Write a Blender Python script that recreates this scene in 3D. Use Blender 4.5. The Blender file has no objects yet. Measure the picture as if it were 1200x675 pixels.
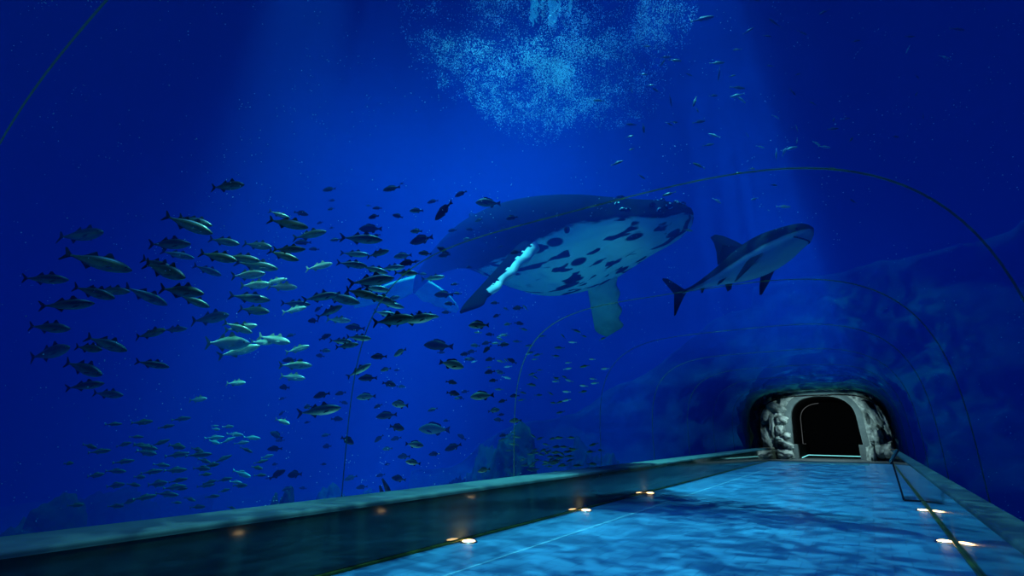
import bpy, bmesh, math, random
from math import sin, cos, pi, radians, sqrt, exp
from mathutils import Vector, Matrix, noise, Quaternion

C = bpy.context.scene.collection
sc = bpy.context.scene

# ------------------------------------------------------------------ camera
YAW, PITCH = 0.592, 0.279
cam = bpy.data.cameras.new('camera')
cam.angle = radians(90)
cam.sensor_width = 36
cam.clip_end = 500
camo = bpy.data.objects.new('camera', cam)
C.objects.link(camo)
camo.location = (0, 0, 1.7)
camo.rotation_euler = (pi / 2 + PITCH, 0, YAW)
sc.camera = camo
EYE = Vector((0, 0, 1.7))
FWD = Vector((-sin(YAW) * cos(PITCH), cos(YAW) * cos(PITCH), sin(PITCH)))
RGT = Vector((cos(YAW), sin(YAW), 0))
UPV = RGT.cross(FWD)


def at(px, py, d):
    """the place in the hall or tank that lies d metres ahead on the sight line of a photo pixel"""
    return EYE + (FWD + RGT * ((px - 600) / 600) + UPV * ((337.5 - py) / 600)) * d


# ------------------------------------------------------------------ exposure, world
vs = sc.view_settings
vs.view_transform = 'Standard'
vs.look = 'None'
vs.exposure = 0.0
vs.gamma = 1.0
vs.use_curve_mapping = False
cy = sc.cycles
cy.use_denoising = True
cy.max_bounces = 5
cy.diffuse_bounces = 2
cy.glossy_bounces = 3
cy.transparent_max_bounces = 32
cy.volume_bounces = 1
cy.caustics_reflective = False
cy.caustics_refractive = False

w = bpy.data.worlds.new('world')
sc.world = w
w.use_nodes = True
bg = w.node_tree.nodes['Background']
bg.inputs[0].default_value = (0.0, 0.018, 0.22, 1)
bg.inputs[1].default_value = 0.35

SURF = 14.9                            # height of the water surface
SIG_S = (0.0005, 0.0034, 0.0258)      # scattering of the sea water per metre
SIG_A = (0.1900, 0.0430, 0.0180)      # absorption


# ------------------------------------------------------------------ lamps
def spot(name, loc, target, power, col, size=120, blend=0.6, radius=0.3, gobo=None):
    l = bpy.data.lights.new(name, 'SPOT')
    l.energy = power
    l.color = col
    l.spot_size = radians(size)
    l.spot_blend = blend
    l.shadow_soft_size = radius
    o = bpy.data.objects.new(name, l)
    C.objects.link(o)
    o.location = loc
    o.rotation_euler = (Vector(target) - Vector(loc)).to_track_quat('-Z', 'Y').to_euler()
    if gobo:                                    # noise pattern put into the lamp in place of caustics from ripples
        scale, lo, hi, vmin, vmax = gobo
        l.use_nodes = True
        nt = l.node_tree
        em = nt.nodes['Emission']
        tc = nt.nodes.new('ShaderNodeTexCoord')
        mp = nt.nodes.new('ShaderNodeMapping')
        mp.inputs['Scale'].default_value = (scale, scale, scale)
        sep = nt.nodes.new('ShaderNodeSeparateXYZ')
        nt.links.new(tc.outputs['Normal'], sep.inputs[0])
        dx = nt.nodes.new('ShaderNodeMath'); dx.operation = 'DIVIDE'
        dy = nt.nodes.new('ShaderNodeMath'); dy.operation = 'DIVIDE'
        nt.links.new(sep.outputs[0], dx.inputs[0]); nt.links.new(sep.outputs[2], dx.inputs[1])
        nt.links.new(sep.outputs[1], dy.inputs[0]); nt.links.new(sep.outputs[2], dy.inputs[1])
        cmb = nt.nodes.new('ShaderNodeCombineXYZ')
        nt.links.new(dx.outputs[0], cmb.inputs[0]); nt.links.new(dy.outputs[0], cmb.inputs[1])
        nt.links.new(cmb.outputs[0], mp.inputs[0])
        nz = nt.nodes.new('ShaderNodeTexNoise')
        nz.inputs['Scale'].default_value = 1.0
        nz.inputs['Detail'].default_value = 3
        nz.inputs['Roughness'].default_value = 0.6
        nz.inputs['Distortion'].default_value = 1.2
        nt.links.new(mp.outputs[0], nz.inputs['Vector'])
        mr = nt.nodes.new('ShaderNodeMapRange')
        mr.inputs[1].default_value = lo
        mr.inputs[2].default_value = hi
        mr.inputs[3].default_value = vmin
        mr.inputs[4].default_value = vmax
        mr.interpolation_type = 'SMOOTHSTEP'
        nt.links.new(nz.outputs[0], mr.inputs[0])
        nt.links.new(mr.outputs[0], em.inputs['Strength'])
    return o


TANK = (0.55, 0.85, 1.0)
# daylight through the water surface
sun = bpy.data.lights.new('surface_daylight', 'SUN')
sun.energy = 2.7
sun.color = (0.31, 0.44, 1.0)
sun.angle = radians(12)
suno = bpy.data.objects.new('surface_daylight', sun)
C.objects.link(suno)
suno.rotation_euler = (Vector((0.10, 0.15, -1))).to_track_quat('-Z', 'Y').to_euler()
# unseen fill added high over the open water for the central glow
spot('tank_glow_fill', (-13.5, 15.5, 34), (-13, 15.5, 0), 165000, (0.5, 0.92, 1.0), 50, 1.0, 1.0)
# unseen fills added near the seabed to brighten whale belly and flukes
spot('seabed_fill', (-8.5, 6.0, -3.5), (-8.6, 14.5, 7.5), 2600, TANK, 70, 0.8, 0.4)
spot('seabed_fill', (-13.5, 11.0, -3.5), (-17.5, 18.0, 7.5), 2000, TANK, 46, 0.8, 0.4)
# added spot whose noise pattern draws rippled light on the cliff
spot('cliff_ripple_fill', (1, 26, 26), (0.5, 45, 8), 12000, (0.6, 0.95, 1.0), 36, 0.9, 0.1, gobo=(16.0, 0.46, 0.62, 0.05, 2.4))
# added unseen spots over the tunnel; their noise pattern stands in for caustics
for k in range(9):
    yy = 4.6 + 4.4 * k
    spot('tunnel_ripple_fill', (-2.8, yy, 24), (-2.8, yy, 0), 17000, (0.62, 0.9, 1.0), 25, 1.0, 0.05, gobo=(34.0, 0.44, 0.61, 0.03, 3.0))
# unseen fill added to brighten the plunging water
spot('waterfall_fill', (-8.2, 13.0, 26), (-7.8, 12.9, 13), 30000, (0.5, 0.9, 1.0), 30, 0.8, 0.2)
# narrow beam on the middle of the school
spot('school_beam', at(290, 408, 8.6) + Vector((0.6, 0.4, 21)), at(290, 408, 8.6), 80000, (1.0, 1.0, 0.8), 9, 0.9, 0.1)
# broad greenish fill, unseen, added over the near tunnel end for the school
spot('school_fill', (-6.0, -2.5, 13.0), (-10.5, 5.5, 3.2), 800, (0.85, 1.0, 0.6), 75, 1.0, 0.4)
# unseen fill added to light the rock gate at the tunnel end
spot('gate_fill', (-2.7, 41.4, 3.7), (-2.7, 44, 1.5), 1000, (0.70, 1.0, 0.98), 150, 0.8, 0.2)


# ------------------------------------------------------------------ materials
def mat(name, base=(0.5, 0.5, 0.5), rough=0.6, spec=0.5, metal=0.0):
    m = bpy.data.materials.new(name)
    m.use_nodes = True
    b = m.node_tree.nodes['Principled BSDF']
    b.inputs['Base Color'].default_value = (*base, 1)
    b.inputs['Roughness'].default_value = rough
    b.inputs['Metallic'].default_value = metal
    b.inputs['Specular IOR Level'].default_value = spec
    return m


def nd(m, t, **kw):
    n = m.node_tree.nodes.new(t)
    for k, v in kw.items():
        if k.startswith('i_'):
            key = k[2:]
            key = int(key) if key.isdigit() else key.replace('_', ' ')
            n.inputs[key].default_value = v
        else:
            setattr(n, k, v)
    return n


def ln(m, a, ao, b, bi):
    m.node_tree.links.new(a.outputs[ao], b.inputs[bi])


def bsdf(m):
    return m.node_tree.nodes['Principled BSDF']


def ramp(m, stops, src, out=0):
    r = nd(m, 'ShaderNodeValToRGB')
    e = r.color_ramp.elements
    while len(e) < len(stops):
        e.new(0.5)
    for q, (p, c) in zip(e, stops):
        q.position = p
        q.color = (*c, 1)
    ln(m, src, out, r, 0)
    return r


def noisy(name, stops, scale, detail=6, rough=0.7, spec=0.4, bump=0.0, coord='Object', bump_scale=None, stretch=(1, 1, 1), r=0.6):
    m = mat(name, rough=rough, spec=spec)
    tc = nd(m, 'ShaderNodeTexCoord')
    mp = nd(m, 'ShaderNodeMapping', i_Scale=stretch)
    ln(m, tc, coord, mp, 0)
    nz = nd(m, 'ShaderNodeTexNoise', i_Scale=scale, i_Detail=detail, i_Roughness=r)
    ln(m, mp, 0, nz, 'Vector')
    rp = ramp(m, stops, nz)
    ln(m, rp, 0, bsdf(m), 'Base Color')
    if bump:
        n2 = nd(m, 'ShaderNodeTexNoise', i_Scale=bump_scale or scale * 2, i_Detail=8)
        ln(m, mp, 0, n2, 'Vector')
        bp = nd(m, 'ShaderNodeBump', i_Strength=bump, i_Distance=0.1)
        ln(m, n2, 0, bp, 'Height')
        ln(m, bp, 0, bsdf(m), 'Normal')
    return m


def emit(name, col, s):
    m = bpy.data.materials.new(name)
    m.use_nodes = True
    nt = m.node_tree
    nt.nodes.remove(nt.nodes['Principled BSDF'])
    e = nt.nodes.new('ShaderNodeEmission')
    e.inputs[0].default_value = (*col, 1)
    e.inputs[1].default_value = s
    nt.links.new(e.outputs[0], nt.nodes['Material Output'].inputs[0])
    return m


# ------------------------------------------------------------------ object helpers
def link(name, bm, m=None, parent=None, smooth=False, mats=None):
    me = bpy.data.meshes.new(name)
    bm.to_mesh(me)
    bm.free()
    if smooth:
        me.polygons.foreach_set('use_smooth', [True] * len(me.polygons))
    for q in (mats or ([m] if m else [])):
        me.materials.append(q)
    o = bpy.data.objects.new(name, me)
    C.objects.link(o)
    if parent:
        o.parent = parent
    return o


def tag(o, label=None, cat=None, group=None, kind=None):
    if label: o['label'] = label
    if cat: o['category'] = cat
    if group: o['group'] = group
    if kind: o['kind'] = kind
    return o


def struct(o, label=None):
    o['kind'] = 'structure'
    if label:
        o['label'] = label
    return o


def empty(name, loc=(0, 0, 0), rz=0.0):
    o = bpy.data.objects.new(name, None)
    C.objects.link(o)
    o.location = loc
    o.rotation_euler = (0, 0, rz)
    return o


def strip(bm, rows, close_u=False, close_v=False, flip=False):
    """rows: list of rows of points -> quads"""
    vv = [[bm.verts.new(p) for p in row] for row in rows]
    n, k = len(vv), len(vv[0])
    for i in range(n if close_v else n - 1):
        for j in range(k if close_u else k - 1):
            a, b = vv[i][j], vv[i][(j + 1) % k]
            c, d = vv[(i + 1) % n][(j + 1) % k], vv[(i + 1) % n][j]
            f = [a, b, c, d]
            if flip:
                f.reverse()
            try:
                bm.faces.new(f)
            except ValueError:
                pass
    return vv


def sweep_y(bm, prof, y0, y1, n=1, closed=True, cap=True, flip=False):
    """a profile of (x, z) points swept along the tunnel"""
    rows = [[(x, y0 + (y1 - y0) * i / n, z) for x, z in prof] for i in range(n + 1)]
    vv = strip(bm, rows, close_u=closed, flip=flip)
    if cap and closed:
        a, b = list(vv[0]), list(vv[-1])
        if flip:
            a.reverse()
        else:
            b.reverse()
        f1, f2 = bm.faces.new(a), bm.faces.new(b)
        f1.normal_update(); f2.normal_update()
    return vv


def box(bm, x0, x1, y0, y1, z0, z1):
    v = [bm.verts.new((x, y, z)) for x in (x0, x1) for y in (y0, y1) for z in (z0, z1)]
    for f in ((0, 1, 3, 2), (4, 6, 7, 5), (0, 4, 5, 1), (2, 3, 7, 6), (0, 2, 6, 4), (1, 5, 7, 3)):
        bm.faces.new([v[i] for i in f])


def fix(bm):
    bmesh.ops.recalc_face_normals(bm, faces=bm.faces)


def bevel(bm, w_, seg=2):
    bmesh.ops.bevel(bm, geom=list(bm.edges), offset=w_, segments=seg, affect='EDGES', profile=0.5)


# ------------------------------------------------------------------ tunnel dimensions
XL, XR = -5.953, 0.911               # ledge faces
LTOP = 0.796                         # ledge height
OL, OR = XL - 0.84, XR + 0.32        # where the acrylic springs
CX, HW = (OL + OR) / 2, (OR - OL) / 2
ZS, ZH, NE = 0.72, 3.732, 3.977      # springing height, rise, squareness
Y_END = 43.4
Y_BACK = -7.0
RING0, RINGD = 0.772, 4.721


def section(s=0.0, n=56):
    """the arch from the left springing to the right one, s metres outside the acrylic"""
    out = []
    for i in range(n + 1):
        t = pi - pi * i / n
        c, q = cos(t), sin(t)
        x = CX + (HW + s) * math.copysign(abs(c) ** (2 / NE), c)
        z = ZS + (ZH + s) * abs(q) ** (2 / NE)
        out.append((x, z))
    return out


# ------------------------------------------------------------------ the sea water, with the tunnel left out of it
m_water = bpy.data.materials.new('sea_water')
m_water.use_nodes = True
nt = m_water.node_tree
nt.nodes.remove(nt.nodes['Principled BSDF'])


def unit(v):
    k = max(v)
    return tuple(a / k for a in v), k


cs, ds = unit(SIG_S)
vsn = nt.nodes.new('ShaderNodeVolumeScatter')
vsn.inputs['Color'].default_value = (*cs, 1)
vsn.inputs['Density'].default_value = ds
vsn.inputs['Anisotropy'].default_value = 0.0
van = nt.nodes.new('ShaderNodeVolumeAbsorption')
ka = max(SIG_A) * 1.02
van.inputs['Color'].default_value = (*[1 - a / ka for a in SIG_A], 1)
van.inputs['Density'].default_value = ka
add = nt.nodes.new('ShaderNodeAddShader')
nt.links.new(vsn.outputs[0], add.inputs[0])
nt.links.new(van.outputs[0], add.inputs[1])
nt.links.new(add.outputs[0], nt.nodes['Material Output'].inputs['Volume'])
bm = bmesh.new()
box(bm, -75, 45, -30, 90, -8, SURF)
fix(bm)
b2 = bmesh.new()
prof = [(OL - 0.06, -0.5)] + section(0.06) + [(OR + 0.06, -0.5)]
sweep_y(b2, prof, Y_BACK - 1, 62, 1)
fix(b2)
bmesh.ops.reverse_faces(b2, faces=b2.faces)
tmp = bpy.data.meshes.new('t'); b2.to_mesh(tmp); b2.free()
bm.from_mesh(tmp); bpy.data.meshes.remove(tmp)
struct(link('sea_water', bm, m_water))

# ------------------------------------------------------------------ floor
m_floor = mat('blue_floor_tile', rough=0.33, spec=0.45)
tc = nd(m_floor, 'ShaderNodeTexCoord')
br = nd(m_floor, 'ShaderNodeTexBrick', offset=0.5, i_Color1=(0.07, 0.20, 0.33, 1), i_Color2=(0.05, 0.155, 0.275, 1), i_Mortar=(0.04, 0.12, 0.22, 1),
        i_Scale=1.0, i_Mortar_Size=0.012, i_Brick_Width=0.42, i_Row_Height=0.42)
ln(m_floor, tc, 'Object', br, 'Vector')
nz = nd(m_floor, 'ShaderNodeTexNoise', i_Scale=0.9, i_Detail=5)
ln(m_floor, tc, 'Object', nz, 'Vector')
mx = nd(m_floor, 'ShaderNodeMix', data_type='RGBA', blend_type='MULTIPLY')
mx.inputs[0].default_value = 0.6
ln(m_floor, br, 0, mx, 6)
rp = ramp(m_floor, [(0.3, (0.5, 0.5, 0.55)), (0.65, (1.15, 1.15, 1.1))], nz)
ln(m_floor, rp, 0, mx, 7)
ln(m_floor, mx, 2, bsdf(m_floor), 'Base Color')
bm = bmesh.new()
box(bm, XL - 0.02, XR + 0.02, Y_BACK, 39.4, -0.3, 0)
fix(bm)
struct(link('floor', bm, m_floor))

# seam of the tile border along the open-water side
bm = bmesh.new()
box(bm, -4.715, -4.665, Y_BACK, 37.2, 0.0, 0.004)
fix(bm)
struct(link('floor_seam', bm, mat('seam_strip', (0.16, 0.28, 0.36), 0.5, 0.4)))

# ------------------------------------------------------------------ ledges
m_ledge = noisy('dark_teal_polished_ledge', [(0.3, (0.035, 0.05, 0.04)), (0.7, (0.065, 0.08, 0.06))], 1.3, rough=0.06, spec=0.75, stretch=(1, 0.3, 2))


m_face_r = noisy('polished_ledge_face', [(0.3, (0.03, 0.05, 0.05)), (0.7, (0.06, 0.085, 0.08))], 1.3, rough=0.07, spec=1.0, stretch=(1, 0.3, 2))
m_cap = noisy('grey_teal_ledge_cap', [(0.3, (0.085, 0.095, 0.085)), (0.5, (0.12, 0.13, 0.115)), (0.7, (0.155, 0.165, 0.145))], 1.6, rough=0.6, spec=0.25, stretch=(1, 0.4, 1))


def ledge(name, xf, xo, label, mface):
    s = 1 if xo > xf else -1
    r = 0.05
    p = [(xf - s * 0.03, -0.02), (xf, LTOP - r - 0.012), (xo - s * 0.02, LTOP - r - 0.012), (xo - s * 0.02, -0.3), (xf - s * 0.03, -0.3)]
    if s < 0:
        p.reverse()
    bm = bmesh.new()
    sweep_y(bm, p, Y_BACK, Y_END, 1)
    fix(bm)
    o = struct(link(name, bm, mface), label)
    p = []
    for k in range(0, 7):
        a = k / 6 * pi / 2
        p.append((xf - s * 0.002 + s * r * (1 - cos(a)), LTOP - r + r * sin(a)))
    p += [(xo, LTOP), (xo, LTOP - r - 0.01), (xf - s * 0.006, LTOP - r - 0.01)]
    if s < 0:
        p.reverse()
    bm = bmesh.new()
    sweep_y(bm, p, Y_BACK, Y_END, 1)
    fix(bm)
    c = link('coping', bm, m_cap, o)
    for q in c.data.polygons:
        q.use_smooth = abs(q.normal.y) < 0.5
    c.data.set_sharp_from_angle(angle=radians(40))
    return o


ledge('trim_1', XL, OL, 'dark teal polished ledge along the open-water side of the floor', m_ledge)
ledge('trim_2', XR, OR, 'grey teal polished ledge beside the reading stand', m_face_r)
m_bronze = mat('bronze_edge', (0.16, 0.15, 0.03), 0.35, 0.5, 0.6)
for k, x in enumerate((XL + 0.05, XR - 0.05)):
    bm = bmesh.new()
    box(bm, x - 0.025, x + 0.025, Y_BACK, 39.4, 0.0, 0.035)
    fix(bm)
    bevel(bm, 0.008)
    struct(link('baseboard_left' if k == 0 else 'baseboard_right', bm, m_bronze))

# ------------------------------------------------------------------ acrylic panes and their joints
m_acryl = bpy.data.materials.new('clear_acrylic')
m_acryl.use_nodes = True
nt = m_acryl.node_tree
nt.nodes.remove(nt.nodes['Principled BSDF'])
tr = nt.nodes.new('ShaderNodeBsdfTransparent')
tr.inputs[0].default_value = (0.97, 0.985, 0.99, 1)
nt.links.new(tr.outputs[0], nt.nodes['Material Output'].inputs[0])
m_joint = mat('dark_green_joint', (0.05, 0.08, 0.04), 0.5, 0.2)
tlj = nd(m_joint, 'ShaderNodeBsdfTranslucent', i_Color=(0.09, 0.13, 0.05, 1))
mxj = nd(m_joint, 'ShaderNodeMixShader')
mxj.inputs[0].default_value = 0.5
trj = nd(m_joint, 'ShaderNodeBsdfTransparent')
ln(m_joint, trj, 0, mxj, 1)
adj = nd(m_joint, 'ShaderNodeAddShader')
ln(m_joint, bsdf(m_joint), 0, adj, 0)
ln(m_joint, tlj, 0, adj, 1)
ln(m_joint, adj, 0, mxj, 2)
ln(m_joint, mxj, 0, m_joint.node_tree.nodes['Material Output'], 0)

joints = [RING0 + RINGD * k for k in range(-1, 10)]
joints[-1] = Y_END - 0.05
ys = [Y_BACK] + joints + [Y_END]
for k in range(len(ys) - 1):
    if ys[k + 1] - ys[k] < 0.2:
        continue
    bm = bmesh.new()
    out, inn = section(0.03), section(-0.02)
    sweep_y(bm, out + inn[::-1], ys[k] + 0.02, ys[k + 1] - 0.02, 1)
    fix(bm)
    struct(link('window_%d' % (k + 1), bm, m_acryl), 'clear curved acrylic tunnel pane')
for k, yj in enumerate(joints):
    bm = bmesh.new()
    sweep_y(bm, section(0.031) + section(0.016)[::-1], yj - 0.006, yj + 0.006, 1)
    fix(bm)
    struct(link('trim_%d' % (k + 3), bm, m_joint), 'thin dark green joint arching between acrylic panes')

# ------------------------------------------------------------------ noise helpers
def fbm(p, o=5):
    return noise.fractal(Vector(p), 1.0, 2.0, o)        # about -1..1


def fbm_ridge(p, o=5):
    return noise.ridged_multi_fractal(Vector(p), 1.0, 2.0, o, 1.0, 2.0)


# ------------------------------------------------------------------ seabed, cliff, rock collar
m_rock = noisy('sea_cliff_rock', [(0.30, (0.05, 0.07, 0.065)), (0.55, (0.16, 0.20, 0.17)), (0.75, (0.34, 0.40, 0.34))], 0.35, 8, 0.95, 0.1, bump=0.6, bump_scale=1.4)
m_sand = noisy('seabed_sand', [(0.3, (0.10, 0.12, 0.10)), (0.7, (0.25, 0.28, 0.22))], 0.4, 8, 0.95, 0.1, bump=0.4, bump_scale=2)
m_reef = noisy('dark_reef_shade_rock', [(0.3, (0.006, 0.012, 0.008)), (0.7, (0.028, 0.045, 0.022))], 1.2, 8, 0.95, 0.1, bump=0.7, bump_scale=4)

bm = bmesh.new()
rows = []
for i in range(90):
    y = -28 + i * 1.3
    rows.append([(x, y, -5.2 + 0.8 * fbm((x * 0.08, y * 0.08, 3.3)) + 0.12 * fbm((x * 0.6, y * 0.6, 1))) for x in [-72 + j * 1.3 for j in range(88)]])
strip(bm, rows)
fix(bm)
struct(link('seabed_ground', bm, m_sand, smooth=True), 'dim sandy seabed below the tunnel')

# the cliff at the far end and along the walled side of the tank
PATH = [(-27, 27, -1.5), (-23, 29.5, 0.8), (-20, 33, 2.6), (-16, 39, 5.0), (-12, 44.5, 9.0), (-8, 46.6, 13.0), (-3, 46.6, 14.4), (2, 46.4, 14.4),
        (7, 44, 14.4), (11, 36, 14.4), (14, 23, 14.4), (17, 9, 14.4), (20, -10, 14.4)]


def path_at(t):
    k = min(int(t), len(PATH) - 2)
    a, b = PATH[k], PATH[k + 1]
    p0 = PATH[max(k - 1, 0)]
    p3 = PATH[min(k + 2, len(PATH) - 1)]
    u = t - k
    return tuple(0.5 * ((2 * a[i]) + (-p0[i] + b[i]) * u + (2 * p0[i] - 5 * a[i] + 4 * b[i] - p3[i]) * u * u + (-p0[i] + 3 * a[i] - 3 * b[i] + p3[i]) * u ** 3) for i in range(3))


bm = bmesh.new()
rows = []
NP, NZ = 150, 44
for i in range(NP + 1):
    t = (len(PATH) - 1) * i / NP
    x, y, zt = path_at(t)
    x2, y2, _ = path_at(min(t + 0.01, len(PATH) - 1.0001))
    x1, y1, _ = path_at(max(t - 0.01, 0))
    tx, ty = x2 - x1, y2 - y1
    l = sqrt(tx * tx + ty * ty) + 1e-9
    nx, ny = ty / l, -tx / l                          # towards the tank
    row = []
    zt += 1.6 * fbm((x * 0.12, y * 0.12, 8.8))
    zt = min(zt, 14.6) if x < -7 else 14.7
    for j in range(NZ + 1):
        v = j / NZ
        z = -6.2 + (zt + 6.2) * v
        d = 1.9 * fbm((x * 0.16, y * 0.16, z * 0.2)) + 0.9 * fbm_ridge((x * 0.22 + 5, y * 0.22, z * 0.28), 4) - 1.1 - 2.2 * v * v
        d += 2.2 * (1 - v) ** 2
        if OL - 1.5 < x < OR + 1.5 and y > 40:
            d = min(d, 0.9)
        row.append((x + nx * d, y + ny * d, z))
    x_, y_ = x - nx * 5, y - ny * 5
    row.append((x_, y_, zt - 0.4))
    row.append((x_, y_, -6.3))
    rows.append(row)
strip(bm, rows)
# the gate through the cliff
geom = [f for f in bm.faces if OL + 0.3 < f.calc_center_median().x < OR - 0.3 and f.calc_center_median().y > 41 and -0.6 < f.calc_center_median().z < 4.5]
bmesh.ops.delete(bm, geom=geom, context='FACES')
fix(bm)
struct(link('wall_rock', bm, m_rock, smooth=True), 'rock cliff closing the tank behind the tunnel')

# rock wrapping the last tunnel metres; its shade is put into the dark colour
bm = bmesh.new()
rows = []
NC = 64
prof_in = section(0.10, NC)
for i in range(16):
    y = 39.6 + 0.46 * i
    k = i / 15
    grow = 0.15 + 1.9 * k ** 0.7
    row = []
    for j, (x, z) in enumerate(prof_in):
        dx, dz = x - CX, z - 1.0
        l = sqrt(dx * dx + dz * dz)
        g = grow * (0.7 + 0.5 * fbm((x * 0.5, y * 0.5, z * 0.5 + 9)) + 0.25 * fbm((x * 1.6, y * 1.6, z * 1.6)))
        g = max(g, 0.03)
        row.append((x + dx / l * g, y, z + dz / l * g))
    rows.append([(row[0][0], y, -5.5)] + row + [(row[-1][0], y, -5.5)])
rows.insert(0, [(prof_in[0][0] - 0.02, 39.5, -5.5)] + [(x, 39.5, z) for x, z in prof_in] + [(prof_in[-1][0] + 0.02, 39.5, -5.5)])
strip(bm, rows)
fix(bm)
struct(link('wall_gate_rock', bm, m_reef, smooth=True), 'rock painted shade-dark wrapping the far end of the tunnel')

# ------------------------------------------------------------------ the gate: slab, arch wall, dark hall behind
m_plaster = noisy('grey_teal_plaster', [(0.3, (0.07, 0.105, 0.115)), (0.7, (0.11, 0.15, 0.16))], 2.0, 5, 0.8, 0.2)
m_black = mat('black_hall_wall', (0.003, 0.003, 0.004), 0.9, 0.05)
m_slab = noisy('grey_threshold', [(0.3, (0.05, 0.075, 0.09)), (0.7, (0.09, 0.12, 0.14))], 3.0, 4, 0.6, 0.3)
bm = bmesh.new()
box(bm, -4.9, -0.3, 37.2, 46.2, -0.3, 0.015)
fix(bm)
bevel(bm, 0.01, 1)
struct(link('floor_threshold', bm, m_slab), 'grey threshold slab before the dark arch')
bm = bmesh.new()
for x0, x1 in ((XL - 0.02, -4.9), (-0.3, XR + 0.02)):
    box(bm, x0, x1, 39.4, 46.2, -0.3, 0.0)
fix(bm)
struct(link('floor_edge', bm, m_slab))


def arch(xa, xb, zt, zstep, inset, n=28):
    """doorway outline from the left foot over the crown to the right foot; the foot is narrower below the step"""
    cx, hw = (xa + xb) / 2, (xb - xa) / 2
    zs = 2.6
    pts = [(xa + inset, 0.0), (xa + inset, zstep), (xa, zstep)]
    for i in range(n + 1):
        t = pi - pi * i / n
        pts.append((cx + hw * 0.96 * math.copysign(abs(cos(t)) ** 0.8, cos(t)), zs + (zt - zs) * abs(sin(t)) ** 0.8))
    pts += [(xb, zstep), (xb - inset, zstep), (xb - inset, 0.0)]
    return pts


DA = arch(-4.82, -0.52, 4.42, 1.02, 0.26)
bm = bmesh.new()
# wall face around the arch, then its reveal
outer = []
cx0, cz0 = -2.67, 1.8
for (x, z) in DA:
    dx, dz = x - cx0, z - cz0
    outer.append((cx0 + dx * 2.2, max(cz0 + dz * 2.2, -0.3) if z > 0.01 else -0.3))
strip(bm, [[(x, 44.2, z) for x, z in outer], [(x, 44.2, z) for x, z in DA], [(x, 44.9, z) for x, z in DA]])
fix(bm)
struct(link('wall_gate', bm, m_plaster), 'grey plaster wall around the dark arch')
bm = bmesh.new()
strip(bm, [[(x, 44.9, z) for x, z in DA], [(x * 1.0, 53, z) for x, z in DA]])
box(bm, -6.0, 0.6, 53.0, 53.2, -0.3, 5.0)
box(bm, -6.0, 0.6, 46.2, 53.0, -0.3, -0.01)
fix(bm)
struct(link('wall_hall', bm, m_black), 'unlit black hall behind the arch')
m_led = emit('cyan_led', (0.25, 0.95, 1.0), 1.3)
m_rim = emit('pale_rim_glint', (0.75, 0.85, 0.9), 0.10)  # highlight on the arch trim edge, put in as a faint glow


def bar(bm, a, b, wdt, up=(0, 0, 1)):
    a, b = Vector(a), Vector(b)
    d = (b - a).normalized()
    s = d.cross(Vector(up))
    if s.length < 1e-4:
        s = d.cross(Vector((1, 0, 0)))
    s = s.normalized() * wdt
    t = s.cross(d).normalized() * wdt
    ra = [a + s + t, a - s + t, a - s - t, a + s - t]
    rb = [p + (b - a) for p in ra]
    va = [bm.verts.new(p) for p in ra]
    vb = [bm.verts.new(p) for p in rb]
    for i in range(4):
        bm.faces.new((va[i], va[(i + 1) % 4], vb[(i + 1) % 4], vb[i]))
    bm.faces.new(va[::-1]); bm.faces.new(vb)


def tube(bm, pts, radii, n=8, cap=True):
    rows = []
    pts = [Vector(p) for p in pts]
    if not isinstance(radii, (list, tuple)):
        radii = [radii] * len(pts)
    up = Vector((0.13, 0.21, 0.97))
    for i, p in enumerate(pts):
        d = (pts[min(i + 1, len(pts) - 1)] - pts[max(i - 1, 0)]).normalized()
        s = d.cross(up).normalized()
        t = s.cross(d)
        rows.append([p + (s * cos(2 * pi * k / n) + t * sin(2 * pi * k / n)) * radii[i] for k in range(n)])
    vv = strip(bm, rows, close_u=True)
    if cap:
        bm.faces.new(vv[0]); bm.faces.new(vv[-1][::-1])


bm = bmesh.new()
bar(bm, (-4.45, 50.2, 0.10), (-0.86, 50.2, 0.06), 0.022)
bar(bm, (-4.45, 50.2, 0.10), (-4.48, 45.6, 0.05), 0.02)
fix(bm)
tag(link('floor_led_strip', bm, m_led), 'thin cyan light strip along the floor inside the dark arch', 'light strip')
bm = bmesh.new()
rim = [(x, z) for x, z in arch(-4.42, -0.9, 4.05, 1.02, 0.2) if x < -2.9 and z > 1.01]
tube(bm, [(x, 47.0, z) for x, z in rim], 0.02, 6)
fix(bm)
tag(link('arch_rim_glint', bm, m_rim), 'faint pale trim highlight, made to glow, following the curve inside the dark arch', 'light strip')

# boulders and slabs beside the arch
m_gate = noisy('gate_boulder_rock', [(0.28, (0.02, 0.03, 0.03)), (0.5, (0.16, 0.21, 0.21)), (0.75, (0.5, 0.58, 0.56))], 1.6, 8, 0.85, 0.25, bump=0.9, bump_scale=5)


# the sculpted rock face round the arch
bm = bmesh.new()
rows = []
ND = len(DA)
for i in range(17):
    k = i / 16
    row = []
    for (x, z) in DA:
        dx, dz = x - cx0, z - cz0
        l = sqrt(dx * dx + dz * dz)
        off = 0.42 + 2.3 * k
        px_, pz_ = x + dx / l * off, z + dz / l * off * 0.8
        d = 0.75 * fbm((px_ * 0.9 + 3, pz_ * 0.45, 4)) + 0.28 * fbm((px_ * 2.6, pz_ * 1.6, 7)) + 0.25
        d = 0.1 + max(0.0, d) * min(1.0, i / 1.5)
        row.append((px_, 44.15 - d, max(pz_, -0.25)))
    rows.append(row)
strip(bm, rows)
fix(bm)
for _ in range(1):
    bmesh.ops.subdivide_edges(bm, edges=list(bm.edges), cuts=2, use_grid_fill=True)
for v in bm.verts:
    v.co.y -= 0.10 * fbm((v.co.x * 3.1, v.co.z * 2.2, 11), 6) + 0.07 * fbm((v.co.x * 8, v.co.z * 8, 3), 4)
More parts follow.
